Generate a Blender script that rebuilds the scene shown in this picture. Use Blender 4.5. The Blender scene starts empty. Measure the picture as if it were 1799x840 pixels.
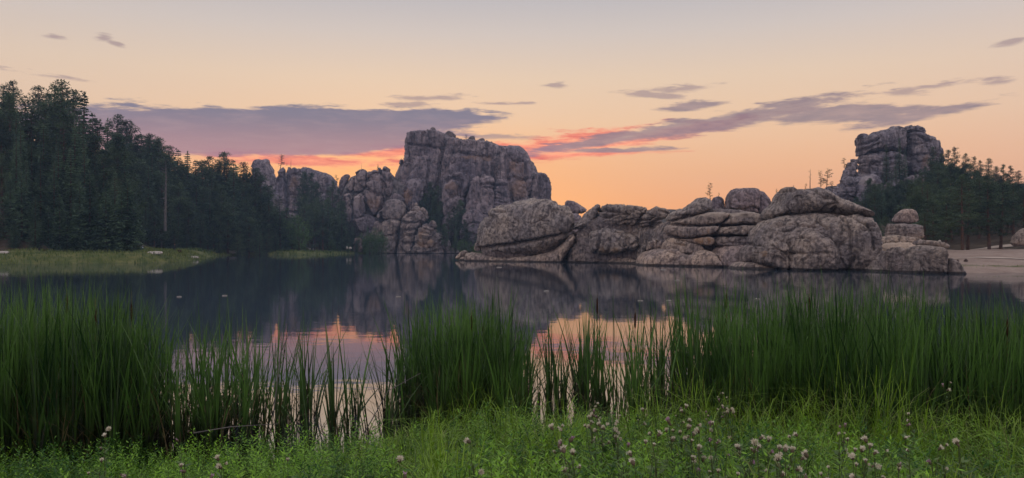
import bpy, math, random
import numpy as np
from mathutils import Vector

# ------------------------------------------------------------------ camera, sky, sun, exposure
S = bpy.context.scene
COL = S.collection
F, CX, HY, CAMZ = 1413.0, 899.5, 434.0, 2.8      # focal length in photo pixels, centre column, horizon row, eye height above the lake
cam_d = bpy.data.cameras.new('camera'); cam = bpy.data.objects.new('camera', cam_d); COL.objects.link(cam)
cam_d.sensor_width = 36.0; cam_d.lens = 36.0 * F / 1799.0
cam_d.shift_y = (HY - 420.0) / 1799.0
cam_d.clip_start = 0.1; cam_d.clip_end = 5000.0
cam.location = (0, 0, CAMZ); cam.rotation_euler = (math.radians(90), 0, 0)
S.camera = cam
S.view_settings.view_transform = 'Standard'; S.view_settings.look = 'None'
S.view_settings.exposure = 0.4; S.view_settings.gamma = 1.0; S.view_settings.use_curve_mapping = False
S.render.engine = 'CYCLES'
S.cycles.use_denoising = True
S.cycles.max_bounces = 6; S.cycles.diffuse_bounces = 3; S.cycles.glossy_bounces = 3
S.cycles.transmission_bounces = 3; S.cycles.transparent_max_bounces = 4; S.cycles.volume_bounces = 0
S.cycles.caustics_reflective = False; S.cycles.caustics_refractive = False

def lin(*c):
    return tuple(((v / 255.0) / 12.92 if v / 255.0 <= 0.04045 else (((v / 255.0) + 0.055) / 1.055) ** 2.4) for v in c)

class E:
    """a small expression over shader sockets"""
    def __init__(s, nt, sock): s.nt, s.k = nt, sock
    def _m(s, op, *o, clamp=False):
        n = s.nt.nodes.new('ShaderNodeMath'); n.operation = op; n.use_clamp = clamp
        for i, v in enumerate((s,) + o):
            if isinstance(v, E): s.nt.links.new(v.k, n.inputs[i])
            else: n.inputs[i].default_value = v
        return E(s.nt, n.outputs[0])
    def __add__(s, o): return s._m('ADD', o)
    def __sub__(s, o): return s._m('SUBTRACT', o)
    def __mul__(s, o): return s._m('MULTIPLY', o)
    def __truediv__(s, o): return s._m('DIVIDE', o)
    def pw(s, o): return s._m('POWER', o)
    def mx(s, o): return s._m('MAXIMUM', o)
    def mn(s, o): return s._m('MINIMUM', o)
    def ab(s): return s._m('ABSOLUTE')
    def cl(s): return s._m('ADD', 0.0, clamp=True)
    def sm(s, a, b, x=0.0, y=1.0):
        n = s.nt.nodes.new('ShaderNodeMapRange'); n.interpolation_type = 'SMOOTHSTEP'
        s.nt.links.new(s.k, n.inputs[0])
        for i, v in enumerate((a, b, x, y)): n.inputs[i + 1].default_value = v
        return E(s.nt, n.outputs[0])
def nd(nt, t, **kw):
    n = nt.nodes.new(t)
    for k, v in kw.items(): setattr(n, k, v)
    return n
def comb(nt, x, y, z):
    n = nt.nodes.new('ShaderNodeCombineXYZ')
    for i, v in enumerate((x, y, z)):
        if isinstance(v, E): nt.links.new(v.k, n.inputs[i])
        else: n.inputs[i].default_value = v
    return n.outputs[0]
def noise(nt, vec, scale, detail=4, rough=0.55, dist=0.0):
    n = nt.nodes.new('ShaderNodeTexNoise'); n.inputs['Scale'].default_value = scale
    n.inputs['Detail'].default_value = detail; n.inputs['Roughness'].default_value = rough; n.inputs['Distortion'].default_value = dist
    if vec is not None: nt.links.new(vec, n.inputs['Vector'])
    return E(nt, n.outputs[0])
def mixc(nt, f, a, b, mode='MIX'):
    n = nt.nodes.new('ShaderNodeMix'); n.data_type = 'RGBA'; n.blend_type = mode; n.clamp_factor = True
    if isinstance(f, E): nt.links.new(f.k, n.inputs[0])
    else: n.inputs[0].default_value = f
    for i, v in ((6, a), (7, b)):
        if isinstance(v, tuple): n.inputs[i].default_value = (v[0], v[1], v[2], 1)
        else: nt.links.new(v, n.inputs[i])
    return n.outputs[2]
def ramp(nt, e, stops, interp='LINEAR'):
    n = nt.nodes.new('ShaderNodeValToRGB'); n.color_ramp.interpolation = interp
    el = n.color_ramp.elements
    while len(el) < len(stops): el.new(0.5)
    for i, (p, c) in enumerate(stops): el[i].position = p; el[i].color = (c[0], c[1], c[2], 1)
    nt.links.new(e.k, n.inputs[0])
    return n.outputs[0]

SUN_AZ = math.atan((690 - CX) / F)        # the sun has just gone down behind the rocks, left of the big dome
SUN_EL = math.radians(1.5)

def build_world():
    w = bpy.data.worlds.new('World'); S.world = w; w.use_nodes = True
    nt = w.node_tree; nt.nodes.clear(); L = nt.links
    out = nd(nt, 'ShaderNodeOutputWorld'); bg = nd(nt, 'ShaderNodeBackground')
    L.new(bg.outputs[0], out.inputs[0])
    tc = nd(nt, 'ShaderNodeTexCoord'); sp = nd(nt, 'ShaderNodeSeparateXYZ'); L.new(tc.outputs['Generated'], sp.inputs[0])
    x, y, z = (E(nt, sp.outputs[i]) for i in range(3))
    az = x._m('ARCTAN2', y)                       # 0 = straight ahead, + = right
    el = z._m('ARCSINE')
    # clear dusk sky: colour by elevation, warm towards the afterglow, dusky blue on the far side
    t = (el / 1.5708).mx(0.0)
    def es(py): return math.atan((HY - py) / F) / 1.5708
    warm = ramp(nt, t, [(0.0, lin(228, 140, 86)), (es(370), lin(229, 153, 103)), (es(300), lin(228, 168, 122)),
                        (es(220), lin(222, 182, 146)), (es(140), lin(213, 186, 160)), (es(60), lin(193, 180, 172)),
                        (es(0), lin(176, 170, 171)), (0.32, lin(190, 188, 193)), (0.55, lin(206, 206, 217)), (1.0, lin(212, 214, 226))])
    cool = ramp(nt, t, [(0.0, lin(166, 152, 172)), (0.1, lin(200, 178, 188)), (0.25, lin(206, 196, 208)), (0.55, lin(208, 208, 220)), (1.0, lin(212, 214, 226))])
    d = (az - SUN_AZ)._m('COSINE')
    side = d.sm(-0.3, 1.0)
    base = mixc(nt, side, cool, warm)
    # paler and greyer towards the sides of the glow
    base = mixc(nt, (az - math.atan((1050 - CX) / F)).ab().sm(0.25, 0.9) * 0.35, base, lin(186, 172, 164))
    # hot strip low over the place where the sun went down
    gl = ((az - SUN_AZ).ab().sm(0.42, 0.0)) * (el.sm(0.17, 0.06))
    base = mixc(nt, gl * 0.85, base, lin(250, 168, 86))
    # a share of the physical sky keeps the light below and above natural
    sky = nd(nt, 'ShaderNodeTexSky', sky_type='NISHITA', sun_disc=False)
    sky.sun_elevation = SUN_EL; sky.sun_rotation = SUN_AZ; sky.altitude = 1800; sky.dust_density = 1.5
    ml = nd(nt, 'ShaderNodeVectorMath', operation='SCALE'); L.new(sky.outputs[0], ml.inputs[0]); ml.inputs['Scale'].default_value = 0.15
    base = mixc(nt, 0.08, base, ml.outputs[0])
    # clouds: soft streaky banks at fixed directions in the sky
    n1 = noise(nt, comb(nt, az * 8.0, el * 34.0, 0.0), 1.0, 4, 0.6) - 0.5
    n2 = noise(nt, comb(nt, az * 24.0, el * 150.0, 3.7), 1.0, 4, 0.65) - 0.5
    vec = comb(nt, az, el + n1 * 0.012 + n2 * 0.006, 0.0)
    def union(banks):
        m = None
        for px, py, rx, ry, rot in banks:
            A = math.atan((px - CX) / F); B = math.atan((HY - py) / F * math.cos(A))
            n = nd(nt, 'ShaderNodeMapping', vector_type='TEXTURE'); L.new(vec, n.inputs[0])
            n.inputs['Location'].default_value = (A, B, 0); n.inputs['Rotation'].default_value = (0, 0, math.radians(rot))
            n.inputs['Scale'].default_value = (rx * math.cos(A) ** 2 / F, ry * math.cos(A) / F, 1)
            l = nd(nt, 'ShaderNodeVectorMath', operation='LENGTH'); L.new(n.outputs[0], l.inputs[0])
            e = E(nt, l.outputs['Value']); m = e if m is None else m.mn(e)
        return m
    dark_l = union([(330, 231, 340, 44, 0), (560, 222, 290, 34, 0), (700, 208, 195, 18, 1), (560, 254, 190, 20, 3)])
    dark_l = (dark_l + n2 * 0.8 + n1 * 0.4).sm(1.06, 0.80)
    dark = union([(1290, 210, 240, 19, 8), (1180, 226, 230, 12, 9), (1480, 200, 190, 16, 0), (1600, 203, 150, 13, 7), (1060, 247, 165, 10, 9), (1085, 263, 135, 6, 1), (1215, 187, 60, 8, 3)])
    dark = (dark + n2 * 1.8 + n1 * 0.7).sm(1.10, 0.55).mx(dark_l)
    wisp = union([(95, 66, 26, 5, 0), (183, 67, 20, 8, 8), (70, 130, 95, 6, -3), (205, 80, 18, 4, -8), (770, 172, 85, 7, 2), (725, 185, 70, 7, 2), (880, 182, 60, 4, -2), (870, 240, 90, 7, -2), (1210, 155, 70, 8, 4), (1150, 170, 60, 6, -6),
                  (1650, 150, 75, 7, 2), (1750, 143, 40, 7, 2), (1780, 75, 40, 8, 6), (1585, 162, 60, 7, -4), (975, 150, 26, 5, 0)])
    wisp = (wisp + n2 * 3.2 + n1 * 1.0).sm(1.05, 0.1)
    pink = union([(1010, 255, 160, 24, 8), (1130, 242, 260, 14, 8), (1000, 272, 190, 8, 2), (540, 281, 230, 13, -1), (690, 268, 120, 9, 1), (900, 262, 70, 14, 0)])
    pink = (pink + n2 * 2.6 + n1 * 0.8).sm(1.15, 0.35)
    base = mixc(nt, wisp * 0.7, base, lin(146, 126, 128))
    base = mixc(nt, pink * 0.9, base, mixc(nt, (n2 * 2.6 + 0.5).cl(), lin(208, 92, 82), lin(255, 160, 122)))
    dcol = mixc(nt, el.sm(0.105, 0.165), lin(156, 120, 130), lin(98, 100, 124))
    dcol = mixc(nt, (n2 * 0.9 + n1 * 0.7 + 0.06).cl(), dcol, lin(168, 142, 146))
    dcol = mixc(nt, az.sm(-0.02, 0.1), dcol, mixc(nt, (n2 * 1.6 + 0.25).cl(), lin(126, 112, 120), lin(176, 146, 138)))
    base = mixc(nt, dark * 0.88, base, dcol)
    w.cycles.sampling_method = 'MANUAL'; w.cycles.sample_map_resolution = 128
    L.new(base, bg.inputs[0]); bg.inputs[1].default_value = 1.0
build_world()

sd_ = bpy.data.lights.new('sun', 'SUN'); sun = bpy.data.objects.new('sun', sd_); COL.objects.link(sun)
sd_.energy = 0.5; sd_.angle = math.radians(0.5); sd_.color = (1.0, 0.55, 0.3)
sun.rotation_euler = Vector((-math.sin(SUN_AZ), -math.cos(SUN_AZ), math.tan(math.radians(6.0)))).to_track_quat('-Z', 'Y').to_euler()
sun.location = (-60, 300, 120)      # below the horizon: only the afterglow is left

# ------------------------------------------------------------------ numpy helpers
rng = np.random.default_rng(7); random.seed(7)
_G = rng.normal(size=(256, 3)); _G /= np.linalg.norm(_G, axis=1)[:, None]
_H3 = rng.random((256, 3))
def _hash(i, j, k, s):
    h = (i * 73856093) ^ (j * 19349663) ^ (k * 83492791) ^ (s * 2654435)
    h = (h ^ (h >> 13)) * 1274126177
    return (h ^ (h >> 16)) & 255
def perlin(p, s=0):
    i = np.floor(p).astype(np.int64); f = p - i
    u = f * f * f * (f * (f * 6 - 15) + 10)
    r = 0
    for dx in (0, 1):
        for dy in (0, 1):
            for dz in (0, 1):
                g = _G[_hash(i[:, 0] + dx, i[:, 1] + dy, i[:, 2] + dz, s)]
                dt = (g * (f - np.array((dx, dy, dz)))).sum(1)
                wx = u[:, 0] if dx else 1 - u[:, 0]; wy = u[:, 1] if dy else 1 - u[:, 1]; wz = u[:, 2] if dz else 1 - u[:, 2]
                r = r + dt * wx * wy * wz
    return r
def fbm(p, s=0, o=4, g=0.5):
    r = 0; a = 1.0
    for k in range(o): r = r + a * perlin(p * 2.03 ** k, s + k * 17); a *= g
    return r
def worley(p, s=0):
    i = np.floor(p).astype(np.int64)
    f1 = np.full(len(p), 9.0); f2 = np.full(len(p), 9.0)
    for dx in (-1, 0, 1):
        for dy in (-1, 0, 1):
            for dz in (-1, 0, 1):
                c = i + np.array((dx, dy, dz))
                q = c + _H3[_hash(c[:, 0], c[:, 1], c[:, 2], s)]
                d = np.sqrt(((p - q) ** 2).sum(1))
                f2 = np.minimum(np.maximum(d, f1), f2); f1 = np.minimum(f1, d)
    return f1, f2
def sst(a, b, x):
    t = np.clip((x - a) / (b - a), 0, 1); return t * t * (3 - 2 * t)
def segdist(P, poly, closed=True):
    """distance of points P to a polyline, and the nearest point on it"""
    A = np.asarray(poly, float); B = np.roll(A, -1, 0) if closed else A[1:]
    if not closed: A = A[:-1]
    best = np.full(len(P), 1e18); near = np.zeros((len(P), 2))
    for a, b in zip(A, B):
        ab = b - a; l2 = (ab * ab).sum() + 1e-12
        t = np.clip(((P - a) @ ab) / l2, 0, 1)
        q = a + t[:, None] * ab
        d = ((P - q) ** 2).sum(1)
        m = d < best; best[m] = d[m]; near[m] = q[m]
    return np.sqrt(best), near
def inside(P, poly):
    A = np.asarray(poly, float); B = np.roll(A, -1, 0)
    r = np.zeros(len(P), bool)
    for a, b in zip(A, B):
        c = (a[1] > P[:, 1]) != (b[1] > P[:, 1])
        if a[1] != b[1]:
            r ^= c & (P[:, 0] < (b[0] - a[0]) * (P[:, 1] - a[1]) / (b[1] - a[1]) + a[0])
    return r
def chaikin(p, n=2):
    p = np.asarray(p, float)
    for _ in range(n):
        q = np.roll(p, -1, 0); p = np.stack([p * 0.75 + q * 0.25, p * 0.25 + q * 0.75], 1).reshape(-1, 2)
    return p
def mesh(name, V, Q, smooth=False, tri=False, attrs=None, mats=(), midx=None):
    """mesh from arrays: Q is (n,4) quads or (n,3) triangles"""
    V = np.asarray(V, np.float32); Q = np.asarray(Q, np.int32); k = Q.shape[1]
    me = bpy.data.meshes.new(name)
    me.vertices.add(len(V)); me.vertices.foreach_set('co', V.ravel())
    me.loops.add(Q.size); me.loops.foreach_set('vertex_index', Q.ravel())
    me.polygons.add(len(Q)); me.polygons.foreach_set('loop_start', np.arange(0, Q.size, k, dtype=np.int32))
    me.polygons.foreach_set('loop_total', np.full(len(Q), k, np.int32))
    if smooth: me.polygons.foreach_set('use_smooth', np.ones(len(Q), bool))
    for m in mats: me.materials.append(m)
    if midx is not None: me.polygons.foreach_set('material_index', np.asarray(midx, np.int32))
    for an, av in (attrs or {}).items():
        at = me.attributes.new(an, 'FLOAT', 'POINT'); at.data.foreach_set('value', np.asarray(av, np.float32))
    me.update(calc_edges=True); me.validate()
    return me
def link(name, me, parent=None, label=None, cat=None, group=None, kind=None, loc=None):
    o = bpy.data.objects.new(name, me); COL.objects.link(o)
    if parent is not None: o.parent = parent
    if loc is not None: o.location = loc
    if label: o['label'] = label
    if cat: o['category'] = cat
    if group: o['group'] = group
    if kind: o['kind'] = kind
    return o
def empty(name, loc, label, cat, group=None):
    o = link(name, None, None, label, cat, group, None, loc); o.empty_display_size = 0.2; return o
def P3(px, py, D): return np.array(((px - CX) / F * D, D, CAMZ + (HY - py) / F * D))

# ------------------------------------------------------------------ materials
def mat(name):
    m = bpy.data.materials.new(name); m.use_nodes = True; nt = m.node_tree; nt.nodes.clear()
    out = nd(nt, 'ShaderNodeOutputMaterial'); return m, nt, out
def granite(name, sc, warm=0.5, lake_edge=True):
    """weathered granite; sc = size of its features in metres"""
    m, nt, out = mat(name); L = nt.links
    geo = nd(nt, 'ShaderNodeNewGeometry'); pos = geo.outputs['Position']
    sp = nd(nt, 'ShaderNodeSeparateXYZ'); L.new(pos, sp.inputs[0]); X, Y, Z = (E(nt, sp.outputs[i]) for i in range(3))
    a = noise(nt, pos, 0.22 / sc, 5, 0.6)
    col = mixc(nt, a.sm(0.35, 0.68), (0.29, 0.26, 0.27), (0.51, 0.44 - 0.02 * warm, 0.395 - 0.04 * warm))
    b = noise(nt, pos, 0.09 / sc, 3, 0.5)
    col = mixc(nt, b.sm(0.52, 0.75) * (0.35 + 0.3 * warm), col, (0.33, 0.235, 0.16))
    st = noise(nt, comb(nt, X / sc, Y / sc, Z * (0.09 / sc)), 1.5, 4, 0.62)
    col = mixc(nt, st.sm(0.47, 0.66) * 0.8, col, (0.095, 0.08, 0.086))
    st2 = noise(nt, comb(nt, X / sc, Y / sc, Z * (0.11 / sc) + 40.0), 2.4, 3, 0.6)
    col = mixc(nt, st2.sm(0.52, 0.70) * 0.6, col, (0.52, 0.46, 0.43))
    lich = noise(nt, pos, 1.6 / sc, 6, 0.7)
    col = mixc(nt, lich.sm(0.46, 0.60) * 0.75, col, (0.085, 0.075, 0.075))
    at = nd(nt, 'ShaderNodeAttribute', attribute_name='stain')
    stn = E(nt, at.outputs['Fac']) * noise(nt, pos, 0.5 / sc, 4, 0.65).sm(0.3, 0.6)
    col = mixc(nt, stn * 0.62, col, (0.42, 0.27, 0.15))
    ap = nd(nt, 'ShaderNodeAttribute', attribute_name='pale')
    col = mixc(nt, E(nt, ap.outputs['Fac']) * 0.7, col, (0.52, 0.45, 0.40))
    oi = nd(nt, 'ShaderNodeObjectInfo')
    col = mixc(nt, 1.0, col, oi.outputs['Color'], 'MULTIPLY')
    spk = noise(nt, pos, 7.0 / sc, 2, 0.7)
    col = mixc(nt, (spk - 0.5).ab() * 0.9, col, (0.10, 0.09, 0.09))
    if lake_edge:
        wl = (Z + (noise(nt, pos, 0.6, 3) - 0.5) * 0.3).sm(0.34, 0.16)  # darker band just above lake level, its upper limit broken by noise
        col = mixc(nt, wl * 0.85, col, (0.03, 0.027, 0.027))
    bs = nd(nt, 'ShaderNodeBsdfPrincipled'); L.new(col, bs.inputs['Base Color'])
    bs.inputs['Roughness'].default_value = 0.85; bs.inputs['Specular IOR Level'].default_value = 0.25
    bmp = nd(nt, 'ShaderNodeBump'); bmp.inputs['Strength'].default_value = 1.0; bmp.inputs['Distance'].default_value = 0.6 * sc
    h = noise(nt, pos, 1.1 / sc, 8, 0.68) + noise(nt, comb(nt, X / sc, Y / sc, Z * (0.22 / sc)), 1.3, 3, 0.5) * 0.5
    L.new(h.k, bmp.inputs['Height']); L.new(bmp.outputs[0], bs.inputs['Normal'])
    L.new(bs.outputs[0], out.inputs[0]); return m
def leafmat(name, c1, c2, trans=0.35, rough=0.5, vary=0.35, spec=0.3, tip=None, scale=0.35, desat=None):
    """foliage: colour drifts from plant to plant and clump to clump"""
    m, nt, out = mat(name); L = nt.links
    oi = nd(nt, 'ShaderNodeObjectInfo'); geo = nd(nt, 'ShaderNodeNewGeometry')
    n = noise(nt, geo.outputs['Position'], scale, 3, 0.6)
    f = (n.sm(0.36, 0.64) * 0.7 + (E(nt, oi.outputs['Random']) - 0.5) * vary * 2.0 + 0.12)
    f = f + (E(nt, geo.outputs['Random Per Island']) - 0.5) * 0.7
    col = mixc(nt, f.cl(), c1, c2)
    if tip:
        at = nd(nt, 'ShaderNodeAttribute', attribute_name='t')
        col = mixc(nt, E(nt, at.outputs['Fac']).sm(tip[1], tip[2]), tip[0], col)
    bs = nd(nt, 'ShaderNodeBsdfPrincipled'); L.new(col, bs.inputs['Base Color'])
    bs.inputs['Roughness'].default_value = rough; bs.inputs['Specular IOR Level'].default_value = spec
    tr = nd(nt, 'ShaderNodeBsdfTranslucent'); L.new(col, tr.inputs[0])
    mx = nd(nt, 'ShaderNodeMixShader'); mx.inputs[0].default_value = trans
    L.new(bs.outputs[0], mx.inputs[1]); L.new(tr.outputs[0], mx.inputs[2]); L.new(mx.outputs[0], out.inputs[0]); return m
def plain(name, c1, c2=None, scale=3.0, rough=0.8, spec=0.3, bump=0.0):
    m, nt, out = mat(name); L = nt.links
    geo = nd(nt, 'ShaderNodeNewGeometry')
    n = noise(nt, geo.outputs['Position'], scale, 5, 0.65)
    col = mixc(nt, n.sm(0.3, 0.7), c1, c2 or tuple(v * 0.7 for v in c1))
    bs = nd(nt, 'ShaderNodeBsdfPrincipled'); L.new(col, bs.inputs['Base Color'])
    bs.inputs['Roughness'].default_value = rough; bs.inputs['Specular IOR Level'].default_value = spec
    if bump:
        b = nd(nt, 'ShaderNodeBump'); b.inputs['Strength'].default_value = bump; b.inputs['Distance'].default_value = 0.05
        L.new(n.k, b.inputs['Height']); L.new(b.outputs[0], bs.inputs['Normal'])
    L.new(bs.outputs[0], out.inputs[0]); return m
M = {}
M['near_rock'] = granite('granite_near', 1.0, 0.5)
M['mid_rock'] = granite('granite_mid', 2.0, 0.4, lake_edge=False)
M['far_rock'] = granite('granite_far', 3.0, 0.5)
M['bark'] = plain('pine_bark', (0.13, 0.075, 0.05), (0.06, 0.04, 0.032), 3.0, 0.9, 0.1, 0.6)
M['deadwood'] = plain('dead_wood', (0.20, 0.18, 0.175), (0.11, 0.10, 0.10), 2.0, 0.9, 0.1)
M['spruce'] = leafmat('spruce_needles', (0.020, 0.048, 0.036), (0.125, 0.20, 0.105), 0.25, 0.6, 0.3, 0.2)
M['pine'] = leafmat('pine_needles', (0.018, 0.042, 0.030), (0.110, 0.165, 0.080), 0.25, 0.6, 0.3, 0.2)
M['broadleaf'] = leafmat('broad_leaves', (0.045, 0.10, 0.035), (0.13, 0.22, 0.06), 0.35, 0.5, 0.3, 0.3)
M['sedge'] = leafmat('shore_sedge', (0.05, 0.10, 0.025), (0.21, 0.25, 0.075), 0.35, 0.6, 0.3, 0.2, scale=0.22)
M['cattail'] = leafmat('cattail_blades', (0.010, 0.040, 0.009), (0.11, 0.23, 0.045), 0.35, 0.40, 0.25, 0.4, tip=((0.014, 0.013, 0.008), 0.25, 0.75), scale=0.9)  # near-black blade feet: shade inside the stand painted in, with dead sheath brown
M['grass'] = leafmat('bank_grass', (0.016, 0.060, 0.006), (0.28, 0.47, 0.035), 0.4, 0.45, 0.3, 0.4, scale=1.6)
M['drygrass'] = leafmat('pale_grass', (0.08, 0.12, 0.025), (0.36, 0.38, 0.14), 0.4, 0.55, 0.3, 0.3, scale=0.7)
M['weed'] = leafmat('weed_leaves', (0.025, 0.11, 0.008), (0.34, 0.64, 0.05), 0.4, 0.45, 0.3, 0.35, scale=0.8)
M['thistle_leaf'] = leafmat('thistle_leaves', (0.06, 0.13, 0.03), (0.14, 0.22, 0.07), 0.3, 0.55, 0.3, 0.3)
M['stem'] = plain('green_stem', (0.07, 0.12, 0.03), (0.10, 0.11, 0.05), 20, 0.7)
M['reed_dead'] = plain('dead_reed', (0.22, 0.18, 0.09), (0.07, 0.05, 0.03), 6, 0.85, 0.15)
M['spike'] = plain('cattail_spike', (0.06, 0.03, 0.015), (0.035, 0.018, 0.01), 30, 0.95, 0.05)
M['bract'] = plain('thistle_bract', (0.16, 0.11, 0.08), (0.09, 0.085, 0.045), 60, 0.8)
M['fluff'] = leafmat('thistle_down', (0.72, 0.66, 0.52), (0.92, 0.87, 0.74), 0.3, 0.9, 0.3, 0.1)
M['petal'] = leafmat('thistle_petals', (0.50, 0.26, 0.44), (0.66, 0.46, 0.56), 0.3, 0.8, 0.3, 0.1)
M['path'] = plain('worn_path', (0.55, 0.46, 0.38), (0.42, 0.34, 0.28), 0.6, 0.95, 0.1)
M['pale_stone'] = plain('pale_stone', (0.50, 0.46, 0.40), (0.36, 0.32, 0.29), 2.0, 0.9, 0.2, 0.5)

# ------------------------------------------------------------------ terrain, bank and lake
LAKE = np.array([(-80, 9.6), (-14, 9.4), (-7, 9.2), (-3.5, 9.9), (-1.2, 10.9), (1.5, 11.0), (4, 10.4), (8, 9.6), (14, 9.6), (70, 11), (86, 30), (84, 60), (70, 82), (57, 88.5), (46, 84.5),
                 (44, 101), (34, 121), (26, 140), (15, 166), (-2, 182), (0, 196), (-8, 300), (-18, 352), (-51, 362), (-66, 330), (-74, 285), (-86, 290), (-95, 280),
                 (-94, 255), (-84, 218), (-74, 193), (-73, 187), (-67.5, 169), (-63.5, 153), (-64.5, 142), (-84, 132), (-120, 122), (-130, 70)], float)
def lake_sd(x, y):
    P = np.stack([np.ravel(x), np.ravel(y)], 1)
    d, _ = segdist(P, LAKE); return np.where(inside(P, LAKE), -d, d).reshape(np.shape(x))
def bank_z(x, y, sd):
    """the near bank the photographer stands on"""
    return np.where(sd > 0, np.minimum(1.25, 0.05 + 0.14 * sd), np.maximum(-0.9, 0.05 + 0.16 * sd))
def height(x, y):
    x = np.asarray(x, float); y = np.asarray(y, float); sd = lake_sd(x, y)
    shore = np.where(sd > 0, 0.75 * sst(0, 3.0, sd), np.maximum(-2.5, 0.3 * sd))
    out = np.maximum(sd, 0)
    left = sst(-40, -62, x) * sst(120, 150, y)
    h = shore + left * np.minimum(30 - 19 * sst(265, 330, y), 0.62 * np.maximum(0, out - np.where(y > 230, 16, 24)))
    h = h + left * np.minimum(1.05, 0.24 * out) * sst(330, 250, y)
    right = sst(30, 60, x) * sst(80, 92, y)
    h = h + right * (np.minimum(2.4, 0.058 * out) - 0.45 * sst(0, 3, sd) + np.minimum(24, 0.16 * np.maximum(0, out - 48)))
    mid = (1 - left) * (1 - right) * sst(150, 340, y)
    h = h + mid * np.minimum(9, 0.10 * np.maximum(0, out - 6)) * sst(-4, -30, x)
    h = h + fbm(np.stack([x.ravel() * 0.06, y.ravel() * 0.06, np.zeros(x.size)], 1), 5, 3).reshape(x.shape) * sst(2, 20, out) * 1.2
    nb = sst(34, 24, y)
    return h * (1 - nb) + (bank_z(x, y, sd) - 0.3) * nb

def gridmesh(name, xs, ys, zf, matl, kind='structure', attrs=None):
    X, Y = np.meshgrid(xs, ys); Z = zf(X, Y)
    V = np.stack([X.ravel(), Y.ravel(), Z.ravel()], 1)
    nx, ny = len(xs), len(ys)
    i = (np.arange(ny - 1)[:, None] * nx + np.arange(nx - 1)[None, :]).ravel()
    Q = np.stack([i, i + 1, i + 1 + nx, i + nx], 1)
    at = {k: f(X, Y).ravel() for k, f in (attrs or {}).items()}
    me = mesh(name, V, Q, True, attrs=at, mats=[matl]); return link(name, me, kind=kind)

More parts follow.
